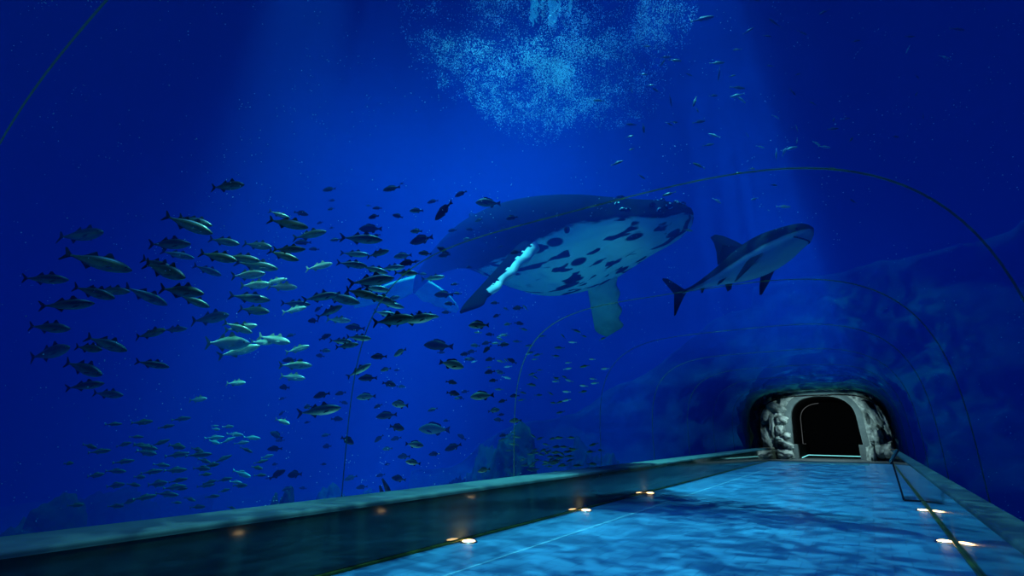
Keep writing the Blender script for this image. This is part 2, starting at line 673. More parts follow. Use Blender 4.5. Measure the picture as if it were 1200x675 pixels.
face = struct(link('wall_gate_face', bm, m_gate, smooth=True), 'grey rock face sculpted round the dark arch')


def boulder(loc, size, seed, rot=0.0, rough=0.28):
    bm = bmesh.new()
    bmesh.ops.create_icosphere(bm, subdivisions=4, radius=1.0)
    for v in bm.verts:
        p = v.co.normalized()
        d = 1 + rough * fbm((p.x * 1.1 + seed, p.y * 1.1, p.z * 1.1), 3) + rough * 0.45 * fbm((p.x * 3 + seed, p.y * 3, p.z * 3), 4)
        q = Vector([math.copysign(abs(c) ** 0.8, c) for c in p])
        v.co = Vector((q.x * size[0], q.y * size[1], q.z * size[2])) * d
    bmesh.ops.rotate(bm, verts=bm.verts, matrix=Matrix.Rotation(rot, 3, 'Y'))
    fix(bm)
    o = link('boulder', bm, m_gate, face, smooth=True)
    o.location = loc


for (x, z, sx, sz, rt) in [
    (-6.30, 3.0, 0.40, 0.75, 0.1), (-6.45, 1.45, 0.40, 1.05, -0.12), (-5.95, 2.2, 0.2, 1.1, 0.08), (-5.3, 2.75, 0.46, 0.32, 0.0),
    (-5.5, 2.05, 0.32, 0.40, 0.3), (-5.1, 1.62, 0.34, 0.25, -0.3), (-5.55, 1.3, 0.30, 0.25, 0.2), (-5.1, 0.95, 0.42, 0.28, 0.5),
    (-5.35, 0.3, 0.60, 0.38, 0.1), (-5.7, 3.75, 0.85, 0.35, 0.5), (0.45, 3.05, 0.25, 1.1, -0.45), (0.95, 2.6, 0.25, 1.1, -0.28),
    (0.3, 1.65, 0.42, 0.75, -0.1), (0.70, 0.75, 0.55, 0.6, 0.0), (-0.05, 0.5, 0.22, 0.55, 0.0)]:
    boulder((x, 43.45, z), (sx, 0.42, sz), x * 3.1 + z * 1.7, rt)
# black collar where the acrylic meets the rock
bm = bmesh.new()
sweep_y(bm, section(-0.02) + section(-0.07)[::-1], 43.0, 43.4, 1)
fix(bm)
struct(link('trim_gate', bm, m_black), 'black collar where the tunnel meets the rock')

# ------------------------------------------------------------------ reef mounds, sponges, sea growth beyond the ledge
def mound(name, px, py, d, size, seed, label, cat, m=None, knob=0.35):
    """a reef mound whose top reaches the sight line of a pixel at distance d"""
    top = at(px, py, d)
    bm = bmesh.new()
    bmesh.ops.create_icosphere(bm, subdivisions=6, radius=1.0)
    h = (top.z + 5.4)
    for v in bm.verts:
        p = v.co.normalized()
        k = 1 + 0.42 * fbm((p.x * 1.3 + seed, p.y * 1.3, p.z * 1.3), 4) + knob * 0.30 * fbm_ridge((p.x * 2.6 + seed, p.y * 2.6, p.z * 2.6), 4) - knob * 0.30 + 0.10 * fbm((p.x * 7 + seed, p.y * 7, p.z * 7), 4)
        v.co = Vector((p.x * size * k, p.y * size * k, (p.z * h * 0.62) * k))
    zt = max(v.co.z for v in bm.verts)
    for v in bm.verts:
        v.co.z += h - zt
        v.co.z = max(v.co.z, -0.4)
    fix(bm)
    o = link(name, bm, m or m_reef, smooth=True)
    o.location = (top.x, top.y, -5.2)
    return tag(o, label, cat, 'reef mounds on the seabed')


mound('reef_mound', 60, 586, 15, 2.1, 1.0, 'dark reef mound just above the near end of the ledge, nearest the camera', 'reef')
mound('reef_mound', 125, 574, 22, 2.6, 5.0, 'broad low dark reef mound behind the small lower school', 'reef')
mound('reef_mound', 205, 580, 30, 2.6, 8.0, 'faint far reef mound between the broad mound and the sponge stalks', 'reef')
mound('reef_mound', 405, 572, 21, 1.7, 12.0, 'faint reef mound behind the two dark stalks over the ledge', 'reef')
mound('reef_mound', 325, 577, 15, 0.9, 15.0, 'small dark knob of reef poking above the ledge', 'reef')
mound('reef_mound', 585, 498, 24, 2.4, 20.0, 'tall dark reef bank rising past the drifting dark fish', 'reef')
mound('reef_mound', 527, 564, 19, 1.3, 23.0, 'low reef shoulder at the foot of the tall reef bank', 'reef')
mound('reef_mound', 690, 515, 28, 2.2, 27.0, 'faint reef bank behind the tiny green school', 'reef')

m_sponge = noisy('dark_sponge', [(0.3, (0.003, 0.006, 0.01)), (0.7, (0.008, 0.014, 0.018))], 6, 5, 0.9, 0.1, bump=0.5)
for (a, b, dd, lb) in [((448, 561), (463, 612), 10.6, 'long dark finger sponge leaning over the ledge'),
                       ((445, 569), (449, 612), 10.9, 'shorter upright dark finger sponge beside the leaning one'),
                       ((453, 572), (456, 612), 11.6, 'stubby dark finger sponge between the other two')]:
    p, q = at(*a, dd), at(*b, dd)
    q = p + (q - p).normalized() * 5.0
    bm = bmesh.new()
    n = 26
    pts = [p + (q - p) * (i / n) + RGT * 0.05 * sin(i * 0.9) for i in range(n + 1)]
    tube(bm, pts, [0.02] + [0.05 + 0.03 * min(i, 6) / 6 + 0.012 * sin(i * 2.1) for i in range(n)], 10)
    fix(bm)
    tag(link('finger_sponge', bm, m_sponge, smooth=True), lb, 'sponge', 'finger sponges over the ledge')

# ------------------------------------------------------------------ recessed warm lights at the foot of both ledges
m_warm = emit('warm_lamp_glass', (1.0, 0.66, 0.28), 12.0)
m_steel = mat('brushed_steel_ring', (0.35, 0.35, 0.33), 0.3, 0.5, 1.0)


def floor_light(x, y, label):
    t = empty('floor_light', (x, y, 0.0))
    tag(t, label, 'floor light', 'recessed warm lights along the ledges')
    bm = bmesh.new()
    n = 24
    prof = [(0.145, 0.001), (0.14, 0.018), (0.115, 0.02), (0.11, 0.012)]
    strip(bm, [[(r * cos(2 * pi * k / n), r * sin(2 * pi * k / n), z) for k in range(n)] for r, z in prof], close_u=True)
    fix(bm)
    link('bezel', bm, m_steel, t, smooth=True)
    bm = bmesh.new()
    rows = [[(r * cos(2 * pi * k / n), r * sin(2 * pi * k / n), z) for k in range(n)] for r, z in ((0.111, 0.012), (0.09, 0.026), (0.05, 0.034), (0.004, 0.036))]
    vv = strip(bm, rows, close_u=True)
    bm.faces.new(vv[-1])
    fix(bm)
    link('lens', bm, m_warm, t, smooth=True)


WAY = ['first', 'second', 'third', 'fourth', 'fifth', 'sixth', 'seventh', 'eighth', 'ninth', 'tenth']
for k in range(3):
    y = 7.28 + 4.36 * k
    floor_light(XL + 0.20, y, '%s small warm floor light at the foot of the open-water ledge, counting towards the arch' % WAY[k])
for k in range(-1, 3):
    y = 7.28 + 4.36 * k
    if k >= 0:
        floor_light(XR - 0.16, y, '%s small warm floor light at the foot of the reading-stand ledge, counting towards the arch' % WAY[k])

# ------------------------------------------------------------------ reading stand at the ledge
m_frame = mat('dark_steel_frame', (0.03, 0.045, 0.055), 0.35, 0.5, 0.7)
m_panel = noisy('sign_panel_face', [(0.35, (0.05, 0.12, 0.18)), (0.7, (0.16, 0.28, 0.33))], 5, 3, 0.25, 0.5)
SY = 18.0
st = empty('reading_stand', (0.70, SY, 0))
tag(st, 'slim dark metal reading stand with a tilted panel against the grey teal ledge', 'sign stand')
bm = bmesh.new()
bar(bm, (-0.22, 0, 0.02), (0.20, 0, 0.02), 0.022, (0, 1, 0))
fix(bm)
link('base_bar', bm, m_frame, st)
bm = bmesh.new()
bar(bm, (-0.22, 0, 0.03), (-0.31, 0, 0.98), 0.022, (0, 1, 0))
fix(bm)
link('post', bm, m_frame, st)
bm = bmesh.new()
pa, pb = Vector((-0.36, 0, 0.93)), Vector((-0.12, 0, 1.30))
nrm = Vector((-(pb - pa).z, 0, (pb - pa).x)).normalized() * 0.018
vsx = []
for yy in (-0.05, 1.25):
    vsx.append([bm.verts.new(p + Vector((0, yy, 0))) for p in (pa + nrm, pb + nrm, pb - nrm, pa - nrm)])
for i in range(4):
    bm.faces.new((vsx[0][i], vsx[0][(i + 1) % 4], vsx[1][(i + 1) % 4], vsx[1][i]))
bm.faces.new(vsx[0][::-1]); bm.faces.new(vsx[1])
fix(bm)
bevel(bm, 0.006, 1)
pn = link('panel', bm, m_frame, st)
bm = bmesh.new()
e = (pb - pa).normalized() * 0.03
q = [pa + e + nrm * 1.15, pb - e + nrm * 1.15]
v4 = [bm.verts.new(p) for p in (q[0] + Vector((0, 0, 0)), q[1] + Vector((0, 0, 0)), q[1] + Vector((0, 1.2, 0)), q[0] + Vector((0, 1.2, 0)))]
bm.faces.new(v4)
bmesh.ops.solidify(bm, geom=list(bm.faces), thickness=0.004)
fix(bm)
link('printed_face', bm, m_panel, pn)

# ------------------------------------------------------------------ animals: shared builders
def lerp(a, b, t):
    return a + (b - a) * t


def table(rows, s):
    """smooth interpolation in a table of (s, a, b, c ...)"""
    for i in range(len(rows) - 1):
        if s <= rows[i + 1][0] or i == len(rows) - 2:
            u = (s - rows[i][0]) / (rows[i + 1][0] - rows[i][0])
            u = min(max(u, 0), 1)
            out = []
            for k in range(1, len(rows[0])):
                p1, p2 = rows[i][k], rows[i + 1][k]
                p0 = rows[i - 1][k] if i else p1
                p3 = rows[i + 2][k] if i + 2 < len(rows) else p2
                out.append(0.5 * (2 * p1 + (p2 - p0) * u + (2 * p0 - 5 * p1 + 4 * p2 - p3) * u * u + (3 * p1 - p0 - 3 * p2 + p3) * u ** 3))
            return out


def fin(bm, pts, th, y=0.0, tilt=0.0, root=None):
    """a fin: an outline in the xz plane, thick in its middle and thin at its edge; tilted about its root line"""
    n = len(pts)
    cx = sum(p[0] for p in pts) / n
    cz = sum(p[1] for p in pts) / n
    rx, rz = root or (cx, pts[0][1])

    def put(x, z, o):
        zz, yy = z - rz, o
        return (x, y + yy * cos(tilt) - zz * sin(tilt), rz + zz * cos(tilt) + yy * sin(tilt))
    e = [bm.verts.new(put(x, z, 0)) for x, z in pts]
    a, b = bm.verts.new(put(cx, cz, th)), bm.verts.new(put(cx, cz, -th))
    for i in range(n):
        bm.faces.new((e[i], e[(i + 1) % n], a))
        bm.faces.new((e[(i + 1) % n], e[i], b))


def loft(bm, rows, n=12, pw=1.0):
    """rows: (x, top, bottom, half width, y offset)"""
    out = []
    for x, t, b, w_, yo in rows:
        cz, hz = (t + b) / 2, (t - b) / 2
        out.append([(x, yo + w_ * math.copysign(abs(sin(2 * pi * k / n)) ** pw, sin(2 * pi * k / n)), cz + hz * math.copysign(abs(cos(2 * pi * k / n)) ** pw, cos(2 * pi * k / n))) for k in range(n)])
    vv = strip(bm, out, close_u=True)
    bm.faces.new(vv[0]); bm.faces.new(vv[-1][::-1])
    return vv


def skin_by_height(name, stops, zlo, zhi, rough=0.4, spec=0.5, wob=0.0, spots=0.0, scale=8.0, metal=0.0):
    """animal skin that changes from belly to back"""
    m = mat(name, rough=rough, spec=spec, metal=metal)
    tc = nd(m, 'ShaderNodeTexCoord')
    sep = nd(m, 'ShaderNodeSeparateXYZ')
    ln(m, tc, 'Object', sep, 0)
    nz = nd(m, 'ShaderNodeTexNoise', i_Scale=scale, i_Detail=4)
    ln(m, tc, 'Object', nz, 'Vector')
    mr = nd(m, 'ShaderNodeMapRange')
    mr.inputs[1].default_value = zlo
    mr.inputs[2].default_value = zhi
    ln(m, sep, 2, mr, 0)
    ad = nd(m, 'ShaderNodeMath', operation='MULTIPLY_ADD')
    ln(m, nz, 0, ad, 0)
    ad.inputs[1].default_value = wob
    ln(m, mr, 0, ad, 2)
    sb = nd(m, 'ShaderNodeMath', operation='SUBTRACT')
    sb.inputs[1].default_value = wob * 0.5
    ln(m, ad, 0, sb, 0)
    rp = ramp(m, stops, sb)
    ln(m, rp, 0, bsdf(m), 'Base Color')
    return m


def pose(o, loc, fwd, up=Vector((0, 0, 1)), roll=0.0, scale=1.0):
    """put an animal built along +x (nose forward, z up) at loc, heading fwd"""
    f_ = Vector(fwd).normalized()
    l_ = Vector(up).cross(f_).normalized()
    u_ = f_.cross(l_)
    R = Matrix((f_, l_, u_)).transposed().to_4x4() @ Matrix.Rotation(roll, 4, 'X')
    o.matrix_world = Matrix.Translation(loc) @ R @ Matrix.Scale(scale, 4)


# ------------------------------------------------------------------ humpback whale
WL = 14.6
HEAD, TAIL = at(808, 247, 13.6), at(484, 340, 25.5)
WPROF = [(s_, t_ * 0.95, b_ * (1.10 - 0.26 * max(0.0, 1 - abs(s_ - 0.10) / 0.16)), w_ * 1.08) for s_, t_, b_, w_ in [  # s from snout to tail, top, bottom, half width
    (0.000, 0.006, -0.012, 0.012), (0.015, 0.014, -0.034, 0.034), (0.05, 0.022, -0.058, 0.058), (0.10, 0.030, -0.084, 0.078), (0.16, 0.042, -0.106, 0.094),
    (0.23, 0.058, -0.124, 0.108), (0.31, 0.072, -0.132, 0.118), (0.40, 0.082, -0.126, 0.118), (0.50, 0.082, -0.102, 0.104), (0.60, 0.072, -0.074, 0.082),
    (0.70, 0.056, -0.050, 0.058), (0.80, 0.042, -0.034, 0.037), (0.88, 0.033, -0.024, 0.022), (0.95, 0.026, -0.017, 0.014), (1.0, 0.020, -0.012, 0.010)]]


def whale_spine():
    """local positions and directions down the body; the tail stock bends down"""
    pts, ang = [], []
    x, z = 0.0, 0.0
    n = 100
    for i in range(n + 1):
        s = i / n
        th = radians(36) * max(0.0, (s - 0.55) / 0.45) ** 1.4 - radians(5) * max(0, 1 - s / 0.3)
        pts.append((x, z)); ang.append(th)
        x -= cos(th) * WL / n
        z -= sin(th) * WL / n
    return pts, ang


WP, WA = whale_spine()


def wsp(s):
    k = min(int(s * 100), 99)
    u = s * 100 - k
    return (lerp(WP[k][0], WP[k + 1][0], u), lerp(WP[k][1], WP[k + 1][1], u), lerp(WA[k], WA[k + 1], u))


WTHR = [(0.0, 0.62), (0.04, 0.52), (0.10, 0.50), (0.20, 0.53), (0.30, 0.60), (0.38, 0.70), (0.48, 0.84), (0.60, 1.05), (1.0, 1.3)]
m_whale = mat('whale_skin', rough=0.8, spec=0.0)
tc = nd(m_whale, 'ShaderNodeTexCoord')
sep = nd(m_whale, 'ShaderNodeSeparateXYZ')
ln(m_whale, tc, 'Object', sep, 0)
att = nd(m_whale, 'ShaderNodeAttribute', attribute_name='belly')      # girth coordinate: 1 keel, 0 back, and distance down the body
sepA = nd(m_whale, 'ShaderNodeSeparateXYZ')
ln(m_whale, att, 'Vector', sepA, 0)
mp = nd(m_whale, 'ShaderNodeMapping', i_Scale=(0.55, 1.6, 1.6))
ln(m_whale, tc, 'Object', mp, 0)
n1 = nd(m_whale, 'ShaderNodeTexNoise', i_Scale=0.9, i_Detail=4, i_Roughness=0.6)
ln(m_whale, mp, 0, n1, 'Vector')
wv = nd(m_whale, 'ShaderNodeMath', operation='MULTIPLY_ADD')
wv.inputs[1].default_value = 0.34
ln(m_whale, n1, 0, wv, 0)
ln(m_whale, sepA, 0, wv, 2)
edge = nd(m_whale, 'ShaderNodeMapRange', interpolation_type='SMOOTHSTEP')
edge.inputs[1].default_value = 0.60
edge.inputs[2].default_value = 0.66
ln(m_whale, wv, 0, edge, 0)
# dark blotches inside the white
mp2 = nd(m_whale, 'ShaderNodeMapping', i_Scale=(0.36, 2.5, 2.5))
ln(m_whale, tc, 'Object', mp2, 0)
n2 = nd(m_whale, 'ShaderNodeTexNoise', i_Scale=1.15, i_Detail=2, i_Roughness=0.5)
ln(m_whale, mp2, 0, n2, 'Vector')
bl = nd(m_whale, 'ShaderNodeMapRange', interpolation_type='SMOOTHSTEP')
bl.inputs[1].default_value = 0.60
bl.inputs[2].default_value = 0.565
ln(m_whale, n2, 0, bl, 0)
vo = nd(m_whale, 'ShaderNodeTexVoronoi', i_Scale=1.0, i_Randomness=1.0)
mp3 = nd(m_whale, 'ShaderNodeMapping', i_Scale=(0.7, 1.8, 1.8))
ln(m_whale, tc, 'Object', mp3, 0)
ln(m_whale, mp3, 0, vo, 'Vector')
vs2 = nd(m_whale, 'ShaderNodeMapRange', interpolation_type='SMOOTHSTEP')
vs2.inputs[1].default_value = 0.20
vs2.inputs[2].default_value = 0.27
ln(m_whale, vo, 'Distance', vs2, 0)
mul = nd(m_whale, 'ShaderNodeMath', operation='MULTIPLY')
ln(m_whale, edge, 0, mul, 0); ln(m_whale, bl, 0, mul, 1)
mul2 = nd(m_whale, 'ShaderNodeMath', operation='MULTIPLY')
ln(m_whale, mul, 0, mul2, 0); ln(m_whale, vs2, 0, mul2, 1)
mixw = nd(m_whale, 'ShaderNodeMix', data_type='RGBA')
ln(m_whale, mul2, 0, mixw, 0)
mixw.inputs[6].default_value = (0.006, 0.010, 0.016, 1)
mixw.inputs[7].default_value = (0.52, 0.60, 0.57, 1)
ln(m_whale, mixw, 2, bsdf(m_whale), 'Base Color')

bm = bmesh.new()
lay = bm.verts.layers.float_vector.new('belly')
NS, NR = 110, 56
rows, info = [], []
for i in range(NS + 1):
    s = (i / NS) ** 1.15
    t, b, hw = table(WPROF, s)
    x0, z0, th = wsp(s)
    row = []
    for k in range(NR):
        a = 2 * pi * k / NR
        c, q = cos(a), sin(a)
        yy = hw * q * WL
        zz = ((t + b) / 2 + (t - b) / 2 * math.copysign(abs(c) ** 0.92, c)) * WL
        low = max(0.0, -c)
        # throat pleats from chin to navel
        pl = smooth = max(0.0, min(1.0, (s - 0.03) / 0.05)) * max(0.0, min(1.0, (0.52 - s) / 0.1))
        g = 0.012 * WL * 0.22 * cos(a * 22) * pl * max(0.0, min(1.0, (low - 0.15) / 0.2))
        yy += g * q; zz += g * c
        # jaw line: the upper jaw is narrower than the lower one
        if s < 0.20 and c > 0.05:
            yy *= 1 - 0.22 * min(1.0, (c - 0.05) * 3) * (1 - s / 0.20)
        row.append((x0 - sin(th) * 0 + zz * sin(th) * 0 + zz * -sin(th) * -1 * 0 + zz * 0 + (zz * sin(th) * -1), yy, z0 + zz * cos(th)))
        info.append((low, s, a))
    rows.append(row)
vv = strip(bm, rows, close_u=True)
bm.faces.new(vv[0]); bm.faces.new(vv[-1][::-1])
k = 0
for r_ in vv:
    for v in r_:
        low, s, a = info[k]; k += 1
        c = cos(a)
        ang = (1 - c) / 2                               # 0 back .. 1 keel
        thr = table(WTHR, s)[0]
        v[lay] = Vector((0.46 + ang - thr, s, 0))
# knobs on the snout
for i in range(26):
    random.seed(100 + i)
    s = 0.015 + 0.13 * random.random()
    side = random.choice((-1, 1))
    a = side * random.choice((0.25, 0.9, 1.25)) + 0.05 * random.random()
    t, b, hw = table(WPROF, s)
    x0, z0, th = wsp(s)
    p = Vector((x0, hw * sin(a) * WL * (0.85 if cos(a) > 0.3 else 0.97), z0 + ((t + b) / 2 + (t - b) / 2 * cos(a)) * WL))
    r_ = bmesh.ops.create_icosphere(bm, subdivisions=2, radius=0.07 + 0.05 * random.random(), matrix=Matrix.Translation(p))
    for v in r_['verts']:
        v[lay] = Vector((0.75 if random.random() < 0.3 else 0.1, s, 0))
# small dorsal fin on its hump
x0, z0, th = wsp(0.64)
ft = table(WPROF, 0.64)[0] * WL
nb = len(bm.verts)
fin(bm, [(x0 + 0.75, z0 + ft - 0.12), (x0 + 0.30, z0 + ft + 0.16), (x0 - 0.35, z0 + ft + 0.42), (x0 - 0.52, z0 + ft + 0.36), (x0 - 0.42, z0 + ft + 0.1), (x0 - 0.75, z0 + ft - 0.25)], 0.10)
fix(bm)
whale = link('humpback_whale', bm, m_whale, smooth=True)
tag(whale, 'huge dark humpback whale with a white dark-blotched throat gliding above the tunnel', 'whale')
WDIR = (HEAD - TAIL).normalized()
lt = Vector((WP[-1][0], 0, WP[-1][1]))
# turn the model so that its snout and the root of its flukes meet their places
want = TAIL - HEAD
f0 = WDIR
WROLL = radians(6)
phi = math.atan2(-lt.z, -lt.x)                         # bend of the tail below the snout axis
left = Vector((0, 0, 1)).cross(f0).normalized()
upw = f0.cross(left)
Rb = Matrix((f0, left, upw)).transposed()
R = Rb @ Matrix.Rotation(WROLL, 3, 'X') @ Matrix.Rotation(phi, 3, 'Y')
sc_w = want.length / lt.length
whale.matrix_world = Matrix.Translation(HEAD) @ R.to_4x4() @ Matrix.Scale(sc_w, 4)
WINV = whale.matrix_world.inverted()

# flukes at the end of the stock
m_under = noisy('fluke_underside', [(0.35, (0.20, 0.25, 0.25)), (0.6, (0.36, 0.42, 0.40))], 1.2, 4, 0.7, 0.0)
m_dark = mat('whale_dark_skin', (0.006, 0.010, 0.016), 0.8, 0.0)
m_white = noisy('flipper_white', [(0.3, (0.28, 0.34, 0.34)), (0.6, (0.46, 0.52, 0.50))], 1.5, 4, 0.5, 0.3)
bm = bmesh.new()
half = []
NSP = 26
for i in range(-NSP, NSP + 1):
    v = i / NSP
    a = abs(v)
    lead = 0.62 - 1.15 * a ** 1.15 - 0.42 * a ** 4            # leading edge x
    trail = -0.62 + (0.30 * (1 - a) ** 6) - 0.62 * a ** 1.3 + 0.05 * sin(a * 21) * (1 - a)
    if a > 0.985:
        trail = lead - 0.05
    half.append((v * 2.7, max(lead, trail + 0.03), trail))
cr = 8
rows = []
for y, le, te in half:
    ring = []
    ch = le - te
    th = 0.17 * (1 - abs(y) / 2.8) * min(1.0, ch) + 0.015
    for k in range(2 * cr):
        u = k / cr if k <= cr else (2 * cr - k) / cr
        sg = 1 if k <= cr else -1
        ring.append((le - ch * u, y, sg * th * sqrt(max(u * (1 - u), 0)) * 2 * (1.1 - 0.6 * u)))
    rows.append(ring)
vv = strip(bm, rows, close_u=True)
bm.faces.new(vv[0]); bm.faces.new(vv[-1][::-1])
for f in bm.faces:
    f.normal_update()
fix(bm)
for f in bm.faces:
    if f.normal.z < -0.3:
        f.material_index = 1
fl = link('tail_flukes', bm, None, whale, smooth=True, mats=[m_dark, m_under])
x0, z0, th = wsp(0.985)
fl.location = (x0, 0, z0)
fl.rotation_euler = (0, -(th + radians(30)), 0)
fl['label'] = 'pale-bellied tail flukes fading into the blue'


def flipper(root, tip, lead, length_scale, under, label, bend=0.12, taper=1.0, pale=None):
    """root, tip: world points; lead: world direction of the leading edge"""
    rt, tp = WINV @ root, WINV @ tip
    ax = (tp - rt)
    L = ax.length
    ax.normalize()
    ld = (WINV.to_3x3() @ lead).normalized()
    ld = (ld - ax * ld.dot(ax)).normalized()
    nm = ax.cross(ld)
    bm = bmesh.new()
    rows = []
    N = 110
    for i in range(N + 1):
        u = i / N
        le = 0.50 * (1 - 0.35 * u * taper) + 0.075 * sin(u * 30) * u ** 0.5
        te = -0.58 * (1 - 0.50 * u * taper)
        if u > 0.86:
            q = (u - 0.86) / 0.14
            le = lerp(le, -0.12, q ** 2.5); te = lerp(te, -0.16, q ** 2.5)
        if u < 0.12:
            q = 1 - u / 0.12
            le -= 0.05 * q; te += 0.18 * q
        le *= length_scale; te *= length_scale
        off = -bend * L * u * u
        ring = []
        n = 28
        for k in range(n):
            a = 2 * pi * k / n
            cx_, h_ = (le + te) / 2, (le - te) / 2
            th = (0.24 * (1 - 0.8 * u) + 0.012) * length_scale
            ring.append(rt + ax * (L * u) + ld * (cx_ + h_ * cos(a) + off) + nm * (th * sin(a)))
        rows.append(ring)
    vv = strip(bm, rows, close_u=True)
    bm.faces.new(vv[0]); bm.faces.new(vv[-1][::-1])
    fix(bm)
    for f in bm.faces:
        c = f.calc_center_median() - rt
        u = c.dot(ax) / L
        if under or (c.dot(ld) + bend * L * u * u > (0.20 + 0.14 * fbm((c.x * 3, c.y * 3, c.z * 3), 3)) * length_scale * (1 - 0.4 * u) and u < 0.72 + 0.1 * fbm((c.x * 2, c.y * 2, c.z * 2), 2)):
            f.material_index = 1
    o = link('flipper', bm, None, whale, smooth=True, mats=[m_dark, pale or m_white])
    o['label'] = label
    return o


flipper(at(626, 284, 15.9), at(546, 367, 13.4), RGT * 0.45 + UPV * -0.35 + FWD * -0.8, 0.75, False, 'dark flipper with a white leading edge', 0.02)
flipper(at(702, 296, 15.9), at(715, 393, 18.6), RGT * 1.0 + UPV * 0.1 - FWD * 0.1, 0.88, True, 'pale flipper hanging on the far flank', 0.0, 0.15, m_under)
# eye
for sgn in (-1, 1):
    s = 0.185
    t, b, hw = table(WPROF, s)
    x0, z0, th = wsp(s)
    bm = bmesh.new()
    bmesh.ops.create_icosphere(bm, subdivisions=2, radius=0.11)
    e = link('eye', bm, m_black, whale, smooth=True)
    e.location = (x0, sgn * hw * WL * 0.965, z0 - 0.035 * WL)

# ------------------------------------------------------------------ great white shark
SHL = 1.0
SNOUT, STAIL = at(953, 267, 11.4), at(801, 343, 13.6)
SPROF = [(s_, t_ * 1.32, b_ * 1.32, w_ * 1.2) for s_, t_, b_, w_ in (
    (0.0, 0.004, -0.006, 0.006), (0.015, 0.026, -0.030, 0.028), (0.05, 0.050, -0.056, 0.050), (0.12, 0.070, -0.072, 0.066), (0.20, 0.086, -0.094, 0.082), (0.30, 0.102, -0.108, 0.090),
    (0.42, 0.104, -0.108, 0.088), (0.55, 0.086, -0.090, 0.070), (0.68, 0.058, -0.060, 0.046), (0.80, 0.034, -0.034, 0.026), (0.90, 0.016, -0.015, 0.015), (0.96, 0.013, -0.012, 0.010), (1.0, 0.012, -0.012, 0.007))]
m_shark = skin_by_height('shark_skin', [(0.37, (0.50, 0.60, 0.54)), (0.44, (0.24, 0.31, 0.30)), (0.475, (0.014, 0.022, 0.028)), (1.0, (0.011, 0.017, 0.023))], -0.13, 0.13, 0.5, 0.0, wob=0.10, scale=9)
bm = bmesh.new()
NS = 64
rr = []
for i in range(NS + 1):
    s = i / NS
    t, b, hw = table(SPROF, s)
    rr.append((-s, t, b, hw, 0.035 * sin(pi * 1.1 * s) * s))
loft(bm, rr, 32, 0.95)
fix(bm)
shark = link('great_white_shark', bm, m_shark, smooth=True)
tag(shark, 'grey white-bellied shark swimming upward over the tunnel ahead of the whale', 'shark')
m_sfin = mat('shark_fin_skin', (0.008, 0.013, 0.018), 0.6, 0.0)
m_mouth = mat('shark_mouth', (0.01, 0.012, 0.014), 0.6, 0.2)


def add_fin(name, parent, pts, th, m, y=0.0, tilt=0.0, root=None, label=None):
    bm = bmesh.new()
    fin(bm, pts, th, y, tilt, root)
    fix(bm)
    o = link(name, bm, m, parent, smooth=False)
    if label:
        o['label'] = label
    return o


add_fin('dorsal_fin', shark, [(-0.44, 0.11), (-0.50, 0.20), (-0.57, 0.29), (-0.63, 0.345), (-0.675, 0.345), (-0.66, 0.28), (-0.66, 0.19), (-0.68, 0.085), (-0.56, 0.07)], 0.012, m_sfin)
add_fin('second_dorsal_fin', shark, [(-0.80, 0.025), (-0.83, 0.055), (-0.85, 0.052), (-0.855, 0.02)], 0.005, m_sfin, 0.028)
add_fin('anal_fin', shark, [(-0.83, -0.022), (-0.86, -0.06), (-0.875, -0.055), (-0.87, -0.015)], 0.005, m_sfin, 0.028)
yt = 0.035 * sin(pi * 1.1)
add_fin('tail_fin', shark, [(-0.955, 0.0), (-0.99, 0.03), (-1.04, 0.10), (-1.105, 0.185), (-1.15, 0.215), (-1.155, 0.20), (-1.11, 0.12), (-1.075, 0.05), (-1.062, 0.0), (-1.08, -0.06), (-1.105, -0.125), (-1.12, -0.155), (-1.105, -0.155), (-1.05, -0.09), (-1.0, -0.035)], 0.011, m_sfin, -0.004)
for sg in (-1, 1):
    add_fin('pectoral_fin', shark, [(-0.30, -0.050), (-0.35, -0.10), (-0.43, -0.165), (-0.52, -0.225), (-0.535, -0.22), (-0.50, -0.16), (-0.465, -0.11), (-0.44, -0.07), (-0.40, -0.045)], 0.010, m_sfin, sg * 0.088, 0.75 if sg > 0 else -0.40, (-0.36, -0.05))
    add_fin('pelvic_fin', shark, [(-0.62, -0.075), (-0.66, -0.125), (-0.695, -0.13), (-0.685, -0.07)], 0.006, m_sfin, sg * 0.03, sg * 0.6, (-0.65, -0.06))
    bm = bmesh.new()
    bmesh.ops.create_icosphere(bm, subdivisions=2, radius=0.009)
    e = link('eye', bm, m_black, shark, smooth=True)
    t, b, hw = table(SPROF, 0.075)
    e.location = (-0.075, sg * hw * 0.96, 0.012)
    bm = bmesh.new()
    for g in range(5):
        s = 0.205 + 0.017 * g
        t, b, hw = table(SPROF, s)
        yo = 0.035 * sin(pi * 1.1 * s) * s
        tube(bm, [(-s - 0.004 * q, yo + sg * hw * (1.004 - 0.03 * abs(q)) * sqrt(max(0, 1 - (0.22 * (q - 0.1)) ** 2)), 0.004 + 0.021 * q) for q in (-1.6, -1, -0.4, 0.2, 0.8, 1.4)], 0.0022, 6)
    fix(bm)
    link('gill_slits', bm, m_mouth, shark)
# mouth
bm = bmesh.new()
pts = []
for k in range(-9, 10):
    a = k / 9 * 1.35
    s = 0.055 + 0.068 * (1 - cos(a))
    t, b, hw = table(SPROF, s)
    y_ = hw * 0.93 * sin(a) / sin(1.35) * 0.98
    z_ = (t + b) / 2 - (t - b) / 2 * sqrt(max(0, 1 - (y_ / hw) ** 2)) * 1.0
    pts.append((-s, y_, z_ - 0.001))
tube(bm, pts, 0.0055, 8)
fix(bm)
link('mouth', bm, m_mouth, shark, smooth=True)
pose(shark, SNOUT, SNOUT - STAIL, roll=radians(-10), scale=(SNOUT - STAIL).length)

